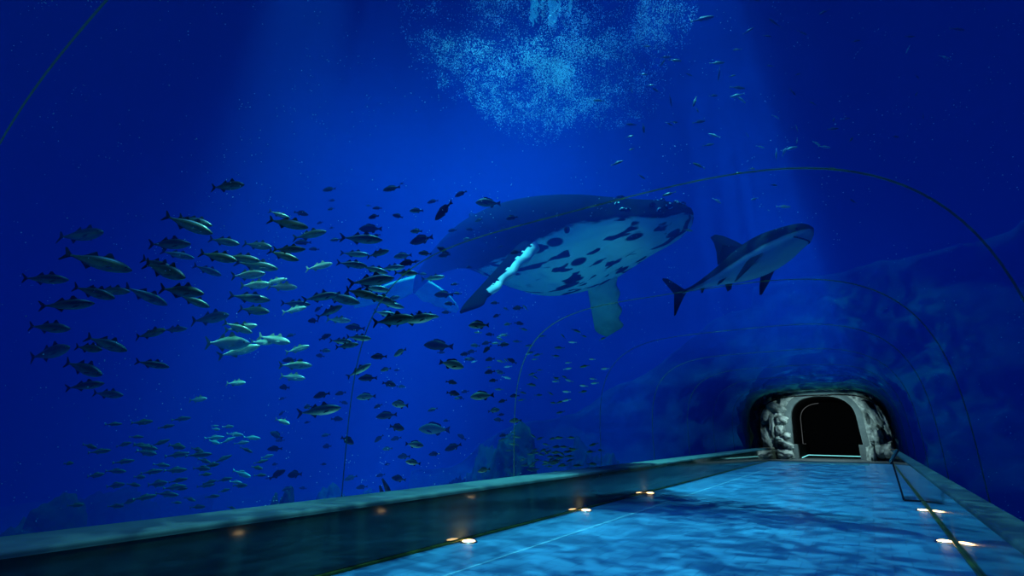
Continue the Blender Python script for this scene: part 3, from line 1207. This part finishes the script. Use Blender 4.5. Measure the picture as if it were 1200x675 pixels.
# ------------------------------------------------------------------ fish
ONES = ['', 'first', 'second', 'third', 'fourth', 'fifth', 'sixth', 'seventh', 'eighth', 'ninth', 'tenth', 'eleventh', 'twelfth', 'thirteenth', 'fourteenth', 'fifteenth',
        'sixteenth', 'seventeenth', 'eighteenth', 'nineteenth', 'twentieth', 'twenty-first', 'twenty-second', 'twenty-third', 'twenty-fourth', 'twenty-fifth']

m_jack = skin_by_height('green_silver_fish_skin', [(0.10, (0.32, 0.42, 0.28)), (0.40, (0.11, 0.17, 0.10)), (0.60, (0.022, 0.040, 0.018)), (1.0, (0.008, 0.016, 0.007))], -0.10, 0.10, 0.38, 0.3, wob=0.25, scale=14)
m_jack_lit = skin_by_height('lit_silver_fish_skin', [(0.1, (0.85, 0.92, 0.84)), (0.55, (0.62, 0.74, 0.62)), (0.85, (0.22, 0.32, 0.24)), (1.0, (0.10, 0.15, 0.10))], -0.10, 0.10, 0.30, 0.7, wob=0.2, scale=14)  # lit copy of the school skin: bright light put into the colour
m_jfin = mat('green_fish_fin', (0.010, 0.020, 0.010), 0.6, 0.1)
m_jfin_lit = mat('lit_fish_fin', (0.30, 0.40, 0.32), 0.5, 0.3)  # fins lightened the same way for the brightly lit fish
m_perch = skin_by_height('slate_fish_skin', [(0.1, (0.020, 0.030, 0.028)), (0.45, (0.008, 0.012, 0.014)), (1.0, (0.003, 0.005, 0.007))], -0.17, 0.17, 0.6, 0.03, wob=0.3, scale=10)
m_perch2 = skin_by_height('teal_fish_skin', [(0.1, (0.09, 0.14, 0.11)), (0.5, (0.04, 0.065, 0.052)), (1.0, (0.010, 0.018, 0.016))], -0.17, 0.17, 0.5, 0.08, wob=0.3, scale=10)
m_pfin = mat('slate_fish_fin', (0.004, 0.007, 0.009), 0.7, 0.0)
m_fry = skin_by_height('green_fry_skin', [(0.1, (0.22, 0.30, 0.15)), (0.5, (0.07, 0.115, 0.045)), (1.0, (0.02, 0.036, 0.012))], -0.12, 0.12, 0.4, 0.3, wob=0.2, scale=12)
m_fryp = skin_by_height('pale_fry_skin', [(0.1, (0.85, 0.92, 0.75)), (0.6, (0.55, 0.70, 0.55)), (1.0, (0.20, 0.28, 0.20))], -0.12, 0.12, 0.35, 0.6, wob=0.2, scale=12)
m_fryd = skin_by_height('dark_fry_skin', [(0.1, (0.10, 0.14, 0.10)), (1.0, (0.012, 0.02, 0.016))], -0.12, 0.12, 0.4, 0.4)
m_eye = mat('fish_eye', (0.02, 0.02, 0.015), 0.15, 0.6)


def curve_y(x, b):
    return b * (0.5 - x) ** 2


JACK = [(x_, t_ * 1.2, b_ * 1.2, w_ * 1.1) for x_, t_, b_, w_ in [(0.50, 0.004, -0.006, 0.005), (0.475, 0.020, -0.026, 0.020), (0.42, 0.046, -0.052, 0.036), (0.32, 0.078, -0.080, 0.050), (0.18, 0.098, -0.098, 0.058), (0.02, 0.094, -0.094, 0.055),
        (-0.13, 0.070, -0.072, 0.041), (-0.26, 0.037, -0.040, 0.023), (-0.35, 0.018, -0.020, 0.012), (-0.40, 0.015, -0.016, 0.008)]]
PERCH = [(0.50, -0.012, -0.030, 0.008), (0.46, 0.035, -0.062, 0.035), (0.38, 0.098, -0.110, 0.062), (0.25, 0.160, -0.150, 0.080), (0.10, 0.180, -0.162, 0.085), (-0.06, 0.155, -0.140, 0.070),
         (-0.20, 0.095, -0.090, 0.044), (-0.30, 0.048, -0.048, 0.022), (-0.36, 0.038, -0.038, 0.012)]
FRY = [(0.50, 0.004, -0.006, 0.006), (0.46, 0.030, -0.036, 0.026), (0.36, 0.070, -0.080, 0.050), (0.18, 0.105, -0.115, 0.066), (-0.02, 0.090, -0.098, 0.056), (-0.20, 0.048, -0.052, 0.028), (-0.36, 0.018, -0.018, 0.010)]


def body_bm(prof, bend, n=12, dz=0.0):
    bm = bmesh.new()
    loft(bm, [(x, t, b, w_, curve_y(x, bend)) for x, t, b, w_ in prof], n)
    return bm


def jack(m, mf, bend):
    """a slender fish with two dorsal fins and a forked tail"""
    bm = body_bm(JACK, bend)
    fix(bm)
    o = link('schooling_fish', bm, m, smooth=True)
    y = lambda x: curve_y(x, bend)
    add_fin('dorsal_fin', o, [(0.20, 0.108), (0.12, 0.195), (0.075, 0.190), (0.05, 0.140), (0.02, 0.105), (0.1, 0.08)], 0.006, mf, y(0.1))
    add_fin('dorsal_fin', o, [(-0.04, 0.096), (-0.09, 0.170), (-0.14, 0.130), (-0.19, 0.085), (-0.24, 0.046), (-0.12, 0.06)], 0.006, mf, y(-0.12))
    add_fin('anal_fin', o, [(-0.06, -0.095), (-0.11, -0.160), (-0.16, -0.115), (-0.24, -0.046), (-0.12, -0.06)], 0.006, mf, y(-0.14))
    add_fin('tail_fin', o, [(-0.36, 0.0), (-0.41, 0.038), (-0.50, 0.118), (-0.53, 0.115), (-0.475, 0.035), (-0.45, 0.0), (-0.475, -0.035), (-0.53, -0.115), (-0.50, -0.118), (-0.41, -0.038)], 0.008, mf, y(-0.42))
    for sg in (-1, 1):
        add_fin('pectoral_fin', o, [(0.26, -0.020), (0.20, -0.010), (0.11, -0.065), (0.12, -0.085), (0.22, -0.050)], 0.004, mf, y(0.2) + sg * 0.050, sg * 0.5, (0.2, -0.015))
        bm = bmesh.new()
        bmesh.ops.create_icosphere(bm, subdivisions=2, radius=0.014)
        e = link('eye', bm, m_eye, o, smooth=True)
        e.location = (0.41, y(0.41) + sg * 0.034, 0.016)
    return o


def perch(m, mf, bend):
    """a deep bodied fish with one long dorsal fin"""
    bm = body_bm(PERCH, bend)
    fix(bm)
    o = link('reef_fish', bm, m, smooth=True)
    y = lambda x: curve_y(x, bend)
    add_fin('dorsal_fin', o, [(0.22, 0.150), (0.16, 0.215), (0.06, 0.235), (-0.04, 0.205), (-0.12, 0.190), (-0.20, 0.150), (-0.23, 0.09), (-0.10, 0.11), (0.08, 0.15)], 0.007, mf, y(0.0))
    add_fin('anal_fin', o, [(-0.04, -0.135), (-0.10, -0.200), (-0.17, -0.170), (-0.22, -0.080), (-0.12, -0.09)], 0.007, mf, y(-0.12))
    add_fin('tail_fin', o, [(-0.33, 0.030), (-0.40, 0.060), (-0.49, 0.115), (-0.50, 0.100), (-0.475, 0.0), (-0.50, -0.100), (-0.49, -0.115), (-0.40, -0.060), (-0.33, -0.030)], 0.008, mf, y(-0.41))
    for sg in (-1, 1):
        add_fin('pectoral_fin', o, [(0.25, -0.04), (0.18, -0.02), (0.06, -0.09), (0.08, -0.12), (0.2, -0.08)], 0.004, mf, y(0.15) + sg * 0.078, sg * 0.4, (0.2, -0.03))
    return o


def fry(m, bend, name='small_fish'):
    """a small fish, too far off to show more than body, tail and back fin"""
    bm = body_bm(FRY, bend, 8)
    y = lambda x: curve_y(x, bend)
    fin(bm, [(-0.33, 0.0), (-0.40, 0.035), (-0.50, 0.095), (-0.455, 0.0), (-0.50, -0.095), (-0.40, -0.035)], 0.008, y(-0.41))
    fin(bm, [(0.16, 0.095), (0.10, 0.150), (-0.08, 0.120), (-0.18, 0.050), (0.0, 0.07)], 0.006, y(0.0))
    fin(bm, [(0.0, -0.09), (-0.06, -0.14), (-0.16, -0.06), (-0.08, -0.06)], 0.006, y(-0.1))
    fix(bm)
    return link(name, bm, m, smooth=True)


def dup(root):
    c = root.copy()
    C.objects.link(c)
    for ch in root.children:
        d = ch.copy()
        C.objects.link(d)
        d.parent = c
    return c


def in_tunnel(p, m_=0.5):
    if p.z < -0.6:
        return False
    x = abs(p.x - CX) / (HW + m_)
    z = max(0.0, p.z - ZS) / (ZH + m_)
    return x ** NE + z ** NE < 1 and Y_BACK < p.y < 46


def clear_of_tunnel(px, py, d):
    while in_tunnel(at(px, py, d), 0.45) and d < 40:
        d += 0.25
    return d


def place(o, px, py, plen, tilt, d, side, yaw=0.0, roll=0.0):
    """set a fish plen photo pixels long on its sight line d metres away; side 1 heads one way, -1 the other; tilt in degrees, nose-down positive"""
    d = clear_of_tunnel(px, py, d)
    a = radians(tilt)
    f_ = RGT * (side * cos(a) * cos(yaw)) - UPV * sin(a) + FWD * sin(yaw)
    size = plen * d / 600 / max(0.35, cos(yaw))
    pose(o, at(px, py, d), f_, roll=roll, scale=size)
    return d


used_names = set()


def name_rows(fs, nrow, describe, where):
    """fs: list of (object, px, py, ...). Rows from the top down, each counted along; unique true labels"""
    fs = sorted(fs, key=lambda q: q[2])
    per = math.ceil(len(fs) / nrow)
    for r in range(nrow):
        row = sorted(fs[r * per:(r + 1) * per], key=lambda q: q[1])
        for k, q in enumerate(row):
            q[0]['label'] = '%s, %s %s' % (describe(q), ONES[k + 1], where(r, nrow))


rnd = random.Random(7)

# the big school of two-finned fish heading for the whale: (px, py, length px, tilt, pale: coloured as brightly lit)
SCHOOL = [(267, 218, 43, -2, 0), (222, 264, 55, 20, 0), (229, 259, 40, 16, 0), (97, 276, 63, -5, 0), (115, 307, 68, 16, 0), (55, 327, 46, 2, 0), (199, 286, 50, 0, 0), (209, 299, 32, 12, 0),
          (193, 317, 60, 16, 0), (187, 311, 44, 18, 0), (263, 283, 37, 10, 0), (303, 288, 36, 6, 0), (256, 301, 45, 12, 0), (285, 303, 40, 8, 0), (301, 311, 46, 10, 0), (244, 317, 32, 20, 0),
          (291, 322, 42, -4, 1), (112, 343, 48, 15, 0), (131, 341, 42, 2, 0), (172, 347, 46, 26, 0), (213, 341, 55, 6, 0), (228, 353, 36, 22, 0), (293, 349, 40, 8, 0), (300, 334, 38, -3, 1),
          (79, 357, 48, -3, 0), (60, 384, 47, 3, 0), (125, 403, 50, 18, 0), (61, 413, 58, -14, 0), (104, 408, 36, 4, 0), (100, 432, 52, 12, 0), (100, 452, 36, -6, 0), (128, 462, 36, 2, 0),
          (179, 427, 33, 13, 0), (178, 391, 38, -15, 0), (205, 386, 28, -4, 0), (248, 373, 50, -10, 0), (279, 384, 34, 20, 1), (283, 384, 36, -9, 1), (266, 402, 62, -2, 1), (281, 411, 42, -14, 1),
          (307, 401, 28, 2, 1), (277, 449, 25, -6, 1), (232, 468, 24, -8, 1), (299, 364, 39, 3, 0), (338, 262, 48, 12, 0), (328, 252, 24, 18, 0), (363, 275, 40, -10, 0), (424, 280, 44, 2, 0),
          (339, 292, 37, 0, 0), (333, 300, 36, 16, 0), (374, 312, 34, -10, 1), (416, 298, 31, 2, 0), (443, 297, 28, -12, 0), (413, 310, 32, 6, 0), (439, 316, 32, 15, 0), (460, 314, 28, -5, 0),
          (476, 320, 28, 2, 0), (436, 329, 48, -8, 0), (440, 338, 32, 8, 0), (508, 326, 26, -8, 0), (331, 336, 36, 2, 1), (322, 330, 25, -15, 1), (376, 348, 36, -10, 0), (400, 350, 46, 12, 0),
          (424, 344, 40, 12, 0), (444, 350, 36, 14, 0), (459, 357, 28, 14, 0), (347, 356, 29, 3, 0), (345, 363, 28, -12, 1), (387, 365, 32, -25, 0), (397, 375, 28, 3, 1), (453, 368, 28, 10, 0),
          (461, 375, 50, -8, 0), (488, 374, 45, -10, 0), (501, 370, 26, 5, 0), (322, 398, 40, 8, 1), (349, 409, 27, -15, 1), (347, 428, 37, 0, 1), (343, 442, 31, 3, 1), (400, 400, 26, 2, 0),
          (407, 405, 27, -8, 0), (421, 396, 28, 3, 0), (421, 434, 28, -28, 0), (375, 481, 48, -8, 0), (331, 494, 20, 10, 1)]
protoJ = [jack(m_jack, m_jfin, 0.02), jack(m_jack, m_jfin, -0.07), jack(m_jack_lit, m_jfin_lit, 0.03), jack(m_jack_lit, m_jfin_lit, -0.05)]
usedJ = set()
fs = []
for i, (px, py, ln_, ti, pale) in enumerate(SCHOOL):
    k = (2 if pale else 0) + (i % 2)
    o = protoJ[k] if k not in usedJ else dup(protoJ[k])
    usedJ.add(k)
    tag(o, None, 'fish', 'big school of two-finned fish')
    d = 7.6 + 0.5 * rnd.random() + (0.2 * (i % 4) if pale else 0.7 * (i % 4)) + (1.2 if ln_ < 34 else 0) + max(0, px - 330) * 0.012
    place(o, px, py, ln_ * 1.04, ti, d, 1, rnd.uniform(-0.35, 0.35), rnd.uniform(-0.15, 0.25))
    fs.append((o, px, py, ln_, ti, pale))
name_rows(fs, 9, lambda q: '%s %s two-finned fish %s' % ('bright-lit silver' if q[5] else 'dark green', 'long' if q[3] > 44 else 'mid-sized' if q[3] > 31 else 'short', 'nose-down' if q[4] > 6 else 'nose-up' if q[4] < -6 else 'level'),
          lambda r, n: "from the tail of the school's %s row down" % ONES[r + 1])

# drifting deep-bodied dark fish, heading the other way: (px, py, length px)
REEF = [(459, 221, 20), (471, 215, 5), (442, 244, 11), (432, 241, 6), (438, 254, 14), (466, 253, 13), (488, 247, 15), (507, 236, 13), (520, 247, 28), (540, 227, 15), (572, 238, 27), (434, 268, 26),
        (441, 276, 9), (488, 271, 15), (494, 281, 28), (530, 270, 10), (561, 258, 9), (600, 255, 14), (551, 269, 9), (591, 268, 9), (498, 297, 15), (519, 293, 15), (521, 299, 15), (472, 300, 20),
        (478, 308, 18), (489, 306, 6), (547, 280, 9), (587, 289, 9), (604, 296, 12), (550, 313, 7), (386, 222, 16), (389, 235, 8), (353, 250, 16), (388, 245, 9), (375, 261, 8), (389, 267, 6), (393, 281, 10),
        (355, 284, 16), (368, 292, 11), (520, 345, 22), (536, 344, 9), (527, 356, 12), (523, 366, 11), (461, 350, 14), (373, 362, 10), (533, 333, 10), (495, 321, 9), (416, 384, 22), (367, 376, 14),
        (381, 395, 14), (381, 411, 12), (375, 417, 11), (444, 418, 17), (469, 413, 18), (514, 405, 33), (517, 413, 9), (529, 427, 29), (545, 415, 11), (551, 421, 10), (465, 434, 6), (452, 433, 12),
        (431, 443, 20), (456, 450, 17), (470, 453, 9), (529, 448, 13), (531, 461, 15), (536, 467, 8), (545, 459, 9), (377, 463, 18), (399, 461, 11), (429, 465, 19), (403, 472, 10), (443, 476, 9),
        (469, 474, 21), (453, 487, 22), (395, 491, 14), (361, 477, 12), (333, 454, 14), (331, 467, 7), (330, 484, 10), (341, 393, 9), (339, 422, 13), (350, 424, 13), (509, 503, 35), (465, 501, 19),
        (523, 493, 7), (507, 480, 11), (464, 514, 12), (407, 516, 18), (444, 514, 12), (324, 510, 17), (328, 516, 10), (360, 495, 6), (486, 521, 19), (509, 532, 13), (473, 535, 15), (484, 542, 17),
        (467, 561, 17), (531, 524, 19), (541, 512, 11), (565, 464, 26), (590, 404, 13), (600, 423, 12), (587, 437, 9), (578, 446, 10), (574, 436, 12), (557, 405, 11), (570, 402, 11), (571, 409, 12),
        (574, 421, 11), (549, 421, 10), (553, 412, 11), (589, 470, 10), (579, 481, 13), (587, 486, 8), (584, 492, 11), (604, 493, 14), (590, 510, 10), (540, 466, 8), (603, 464, 11), (567, 551, 14),
        (424, 571, 12), (446, 557, 9), (411, 560, 13), (325, 556, 16), (345, 556, 20), (337, 573, 12), (355, 572, 8), (322, 526, 16), (322, 544, 8), (382, 510, 10), (383, 523, 12), (379, 544, 7),
        (454, 526, 10), (454, 544, 7), (313, 561, 5), (561, 381, 22), (580, 355, 10), (607, 361, 12), (608, 379, 11), (595, 380, 9), (582, 370, 9), (574, 392, 10), (593, 362, 7)]
protoP = [perch(m_perch, m_pfin, 0.03), perch(m_perch, m_pfin, -0.06), perch(m_perch2, m_pfin, 0.04)]
usedP = set()
fs = []
for i, (px, py, ln_) in enumerate(REEF):
    k = 2 if (i * 7) % 10 < 3 else i % 2
    o = protoP[k] if k not in usedP else dup(protoP[k])
    usedP.add(k)
    tag(o, None, 'fish', 'drifting deep-bodied fish')
    d = 10.5 + 0.8 * rnd.random() + 0.75 * (i % 4) + max(0.0, 16 - ln_) * 0.35
    ti = rnd.uniform(-6, 14) if rnd.random() < 0.8 else rnd.uniform(-35, 40)
    sd = -1 if rnd.random() < 0.82 else 1
    place(o, px, py, ln_ * 1.05, ti * 1, d, sd, rnd.uniform(-0.5, 0.5), rnd.uniform(-0.2, 0.2))
    fs.append((o, px, py, ln_, k))
name_rows(fs, 12, lambda q: '%s %s deep-bodied fish' % ('large' if q[3] > 20 else 'small' if q[3] > 9 else 'tiny', 'teal-sided' if q[4] == 2 else 'dark slate'), lambda r, n: "from the front of the shoal's %s row down" % ONES[r + 1])

# small school low over the ledge
LOW = [(133, 497, 17, 2), (167, 495, 27, -8), (212, 491, 20, -5), (195, 500, 16, -8), (252, 499, 8, 0), (253, 503, 12, 0), (267, 500, 15, -5), (251, 513, 20, 0), (275, 509, 19, 4), (295, 513, 20, 5),
       (267, 516, 15, -20), (251, 518, 17, 5), (283, 519, 16, -5), (289, 527, 16, 20), (105, 523, 21, 8), (117, 529, 23, -5), (145, 521, 19, -15), (160, 512, 14, 5), (165, 521, 17, 10), (171, 524, 26, 12),
       (171, 530, 31, 2), (188, 519, 18, -18), (207, 523, 27, 0), (208, 533, 26, -6), (231, 527, 19, 5), (233, 533, 26, 0), (239, 540, 20, 5), (261, 538, 19, -20), (80, 543, 17, -8), (145, 541, 21, -3),
       (189, 545, 19, 8), (237, 549, 23, -4), (248, 545, 20, -10), (241, 556, 16, -8), (112, 557, 23, -10), (136, 552, 23, 2), (163, 559, 20, -8), (178, 553, 22, -5), (205, 551, 27, -2), (283, 555, 26, 8),
       (301, 548, 17, 0), (306, 541, 14, -10), (313, 535, 15, -15), (305, 557, 14, -3), (135, 569, 27, -12), (157, 568, 18, 2), (184, 567, 31, -12), (209, 563, 19, -8), (204, 571, 26, -5), (196, 579, 27, 3),
       (169, 583, 24, -5), (136, 593, 21, -5), (151, 588, 21, -22), (89, 592, 19, -4), (241, 569, 19, -5), (246, 565, 17, -15), (263, 562, 17, -10), (276, 565, 15, 4), (281, 569, 21, -8), (263, 575, 15, -18),
       (249, 582, 16, -4), (223, 585, 15, 8), (207, 589, 12, 0), (232, 594, 20, -8), (271, 595, 12, 0), (213, 573, 15, -10)]
protoL = [fry(m_fry, 0.03), fry(m_fry, -0.08), fry(m_fryp, 0.03)]
usedL = set()
fs = []
for i, (px, py, ln_, ti) in enumerate(LOW):
    k = 2 if (px > 245 and py < 520) or (px > 270 and i % 3 == 0) else i % 2
    o = protoL[k] if k not in usedL else dup(protoL[k])
    usedL.add(k)
    tag(o, None, 'fish', 'small school low over the ledge')
    place(o, px, py, ln_ * 1.05, ti, 9.2 + 2.0 * rnd.random(), 1, rnd.uniform(-0.4, 0.4), rnd.uniform(-0.2, 0.2))
    fs.append((o, px, py, ln_, ti, k))
name_rows(fs, 8, lambda q: '%s green small fish %s' % ('pale' if q[5] == 2 else 'dark', 'nose-down' if q[4] > 4 else 'nose-up' if q[4] < -4 else 'level'), lambda r, n: "from the tail of the low school's %s row" % ONES[r + 1])

# scattered small fish high over the tunnel, from the bubbles to the shark: (px, py, length, angle, tone 0 dark 1 green 2 pale)
HIGH = [(888, 1, 8, -20, 0), (823, 22, 24, -4, 0), (877, 36, 12, -25, 0), (908, 27, 16, -35, 0), (899, 42, 9, 10, 0), (940, 38, 12, 20, 0), (966, 14, 12, 22, 0), (1003, 48, 9, -5, 0), (1066, 43, 11, 0, 1),
        (1064, 58, 8, 70, 2), (1107, 67, 13, 18, 2), (1122, 34, 16, 10, 0), (864, 58, 9, 4, 1), (758, 54, 9, -4, 0), (780, 67, 13, -12, 0), (777, 73, 11, 55, 0), (791, 71, 14, 5, 1), (840, 74, 15, 2, 1),
        (843, 86, 14, 86, 0), (807, 87, 9, 18, 0), (858, 89, 8, -15, 1), (903, 77, 8, -5, 1), (935, 87, 7, -20, 1), (929, 108, 10, 55, 1), (953, 121, 8, -35, 1), (754, 87, 10, 5, 0), (762, 100, 8, 5, 0),
        (769, 106, 10, -25, 0), (836, 112, 11, -10, 0), (864, 103, 15, 10, 1), (864, 112, 16, 12, 2), (868, 116, 14, 40, 2), (786, 117, 14, 78, 0), (814, 119, 13, 72, 1), (817, 129, 7, 60, 1), (740, 106, 7, 70, 0),
        (702, 118, 13, 2, 0), (909, 137, 9, 35, 2), (934, 150, 8, 80, 2), (977, 140, 7, 60, 0), (992, 139, 7, -10, 0), (976, 151, 12, -5, 1), (998, 163, 8, 45, 1), (957, 168, 11, 18, 2), (966, 172, 12, 12, 2),
        (934, 165, 7, 80, 2), (926, 174, 14, -12, 2), (919, 178, 11, -60, 2), (910, 180, 12, 85, 2), (891, 172, 9, 20, 2), (876, 158, 6, 60, 2), (837, 159, 13, -25, 2), (830, 170, 13, -12, 1), (819, 143, 15, -12, 1),
        (819, 194, 14, -28, 1), (790, 143, 9, 0, 0), (784, 145, 9, 30, 0), (740, 146, 12, -4, 0), (754, 150, 12, 85, 0), (738, 160, 9, -10, 0), (740, 175, 7, 20, 1), (723, 191, 14, -20, 0), (752, 207, 10, 35, 0),
        (784, 227, 14, 15, 1), (806, 270, 10, 8, 1), (907, 217, 9, 0, 1), (884, 233, 9, 12, 2), (840, 235, 11, 30, 2), (918, 242, 13, 5, 2), (978, 198, 12, -18, 1), (881, 198, 7, 0, 1), (864, 203, 9, -15, 1),
        (1000, 236, 9, -30, 0), (1050, 160, 9, 0, 0), (1075, 90, 6, 60, 0), (1074, 110, 6, 60, 0), (1082, 136, 6, 80, 0)]
protoH = [fry(m_fryd, 0.05), fry(m_fry, -0.06), fry(m_fryp, 0.06)]
usedH = set()
fs = []
for i, (px, py, ln_, ti, tone) in enumerate(HIGH):
    o = protoH[tone] if tone not in usedH else dup(protoH[tone])
    usedH.add(tone)
    tag(o, None, 'fish', 'small fish high over the tunnel')
    place(o, px, py, ln_ * 1.1, ti, 10.0 + 2.5 * rnd.random(), 1 if i % 3 else -1, rnd.uniform(-0.4, 0.4))
    fs.append((o, px, py, ln_, tone))
name_rows(fs, 9, lambda q: '%s small fish above the tunnel' % ('dark', 'green', 'pale')[q[4]], lambda r, n: 'towards the arch in their %s row down' % ONES[r + 1])

# tiny fish by the reef bank, in two knots
fs = []
TINY = []
for k in range(34):
    TINY.append((rnd.gauss(628, 34), rnd.gauss(418, 28), rnd.uniform(7, 12), 1 if rnd.random() < 0.7 else 2))
for px, py, t in [(665, 432, 2), (666, 425, 2), (694, 421, 2), (709, 432, 2), (695, 444, 2), (697, 449, 2), (651, 447, 2), (662, 442, 1), (667, 446, 2), (684, 452, 2), (683, 459, 1), (664, 459, 2), (645, 461, 1),
                  (631, 463, 0), (612, 460, 0), (657, 471, 1), (664, 469, 2), (649, 472, 1), (657, 483, 1), (671, 401, 2), (684, 394, 1), (706, 397, 1), (651, 417, 1), (624, 438, 1), (623, 450, 1)]:
    TINY.append((px, py, rnd.uniform(8, 11), t))
for k in range(72):
    TINY.append((rnd.gauss(648, 27), rnd.gauss(537, 13), rnd.uniform(8, 13), 1))
TINY = [(px, min(py, 568 - 0.125 * (px - 560)), ln_, t) for px, py, ln_, t in TINY if 555 < px < 715]
protoT = [fry(m_fryd, 0.05), fry(m_fry, -0.06), fry(m_fryp, 0.05)]
usedT = set()
for i, (px, py, ln_, tone) in enumerate(TINY):
    o = protoT[tone] if tone not in usedT else dup(protoT[tone])
    usedT.add(tone)
    tag(o, None, 'fish', 'tiny fish by the reef bank')
    place(o, px, py, ln_, rnd.uniform(-12, 18) if rnd.random() < 0.8 else rnd.uniform(-45, 45), 14.8 + 2.2 * rnd.random(), -1 if rnd.random() < 0.7 else 1, rnd.uniform(-0.4, 0.4))
    fs.append((o, px, py, ln_, tone))
name_rows(fs, 12, lambda q: '%s tiny fish by the reef bank' % ('dark', 'green', 'pale')[q[4]], lambda r, n: 'towards the arch in their %s row' % ONES[r + 1])

# ------------------------------------------------------------------ plunging water and its bubbles under the surface
m_bub = mat('bubble_white', (0.75, 0.9, 0.95), 0.35, 0.6)
random.seed(3)
bm = bmesh.new()
P0 = at(640, 12, 17.2)
cnt = 0
tries = 0
pts = []
while cnt < 34000 and tries < 900000:
    tries += 1
    # a broad ragged bowl of bubbles carried down and outwards from the plunge
    a = random.random() * 2 * pi
    r_ = 4.8 * sqrt(random.random())
    depth = -3.0 + random.random() * 3.6
    ex = 1.0 + 0.35 * fbm((cos(a) * 1.2, sin(a) * 1.2, 4.4), 3)
    lim = -2.7 * sqrt(max(0.0, 1 - (r_ / (4.3 * ex)) ** 2)) - 0.05
    if depth < lim:
        continue
    p = Vector((P0.x + r_ * cos(a), P0.y + r_ * sin(a), 14.2 + depth))
    if p.z > SURF - 0.05:
        continue
    big = fbm((p.x * 0.75, p.y * 0.75, p.z * 0.9), 4)
    fine = fbm((p.x * 2.6 + 7, p.y * 2.6, p.z * 2.6), 4)
    dens = 1.1 * big + 1.1 * fine + 0.45 * exp(-(r_ / 1.3) ** 2) + 0.16 * (depth + 0.6)
    if random.random() > max(0.02, dens - 0.25) * 1.1:
        continue
    k_ = 0.85 + 0.6 * max(0.0, min(1.0, dens - 0.5)) + 0.6 * max(0.0, depth)
    pts.append((p, k_ * (random.uniform(0.004, 0.013) if random.random() < 0.93 else random.uniform(0.013, 0.022))))
    cnt += 1
ico = bmesh.new()
bmesh.ops.create_icosphere(ico, subdivisions=1, radius=1.0)
iv = [v.co.copy() for v in ico.verts]
ifc = [[v.index for v in f.verts] for f in ico.faces]
ico.free()


def beads(name, pts, m):
    verts, faces = [], []
    for p, r_ in pts:
        b = len(verts)
        verts += [p + c * r_ for c in iv]
        faces += [[b + k for k in f] for f in ifc]
    me = bpy.data.meshes.new(name)
    me.from_pydata(verts, [], faces)
    me.materials.append(m)
    me.polygons.foreach_set('use_smooth', [True] * len(me.polygons))
    o = bpy.data.objects.new(name, me)
    C.objects.link(o)
    return o


tag(beads('bubble_plume', pts, m_bub), 'cloud of fine bubbles spreading under the plunging water at the surface', 'bubbles', None, 'stuff')

m_jet = bpy.data.materials.new('plunging_water')
m_jet.use_nodes = True
b = bsdf(m_jet)
b.inputs['Base Color'].default_value = (0.55, 0.9, 1.0, 1)
b.inputs['Roughness'].default_value = 0.4
b.inputs['Alpha'].default_value = 0.55
b.inputs['Subsurface Weight'].default_value = 0.0
jt = empty('plunging_water', P0)
tag(jt, 'bright streams of plunging water breaking through the surface above the bubbles', 'waterfall')
for (pa_, pb_, r_) in [((624, -12), (624, 30), 0.07), ((629, -12), (628, 26), 0.05), ((648, -12), (647, 30), 0.13), ((669, -12), (668, 16), 0.05), ((656, -12), (655, 18), 0.04), ((636, -12), (635, 12), 0.04)]:
    a_, b_ = at(pa_[0], pa_[1], 17.0) - P0, at(pb_[0], pb_[1], 17.0) - P0
    bm = bmesh.new()
    n = 18
    tube(bm, [a_ + (b_ - a_) * (k / n) + RGT * 0.03 * sin(k * 1.3 + r_ * 70) for k in range(n + 1)], [r_ * (1 + 0.25 * sin(k * 0.9 + pa_[0])) * (1 if k < n - 2 else 0.6) for k in range(n + 1)], 10)
    fix(bm)
    link('stream', bm, m_jet, jt, smooth=True)

# ------------------------------------------------------------------ specks adrift in the water
m_speck = mat('pale_speck', (0.95, 0.97, 1.0), 0.4, 0.5)
random.seed(11)
pts = []
while len(pts) < 2400:
    px, py = random.uniform(-20, 1220), random.uniform(-20, 620)
    cl = 1 if random.random() < 0.55 else random.randint(2, 6)
    for _ in range(cl):
        x_, y_ = px + random.gauss(0, 7), py + random.gauss(0, 7)
        d = clear_of_tunnel(x_, y_, random.uniform(5.5, 12.0))
        p = at(x_, y_, d)
        if p.z < 14 and p.z > -1:
            pts.append((p, random.uniform(0.003, 0.0075)))
tag(beads('drifting_specks', pts, m_speck), 'fine pale specks adrift in the sea water', 'specks', None, 'stuff')
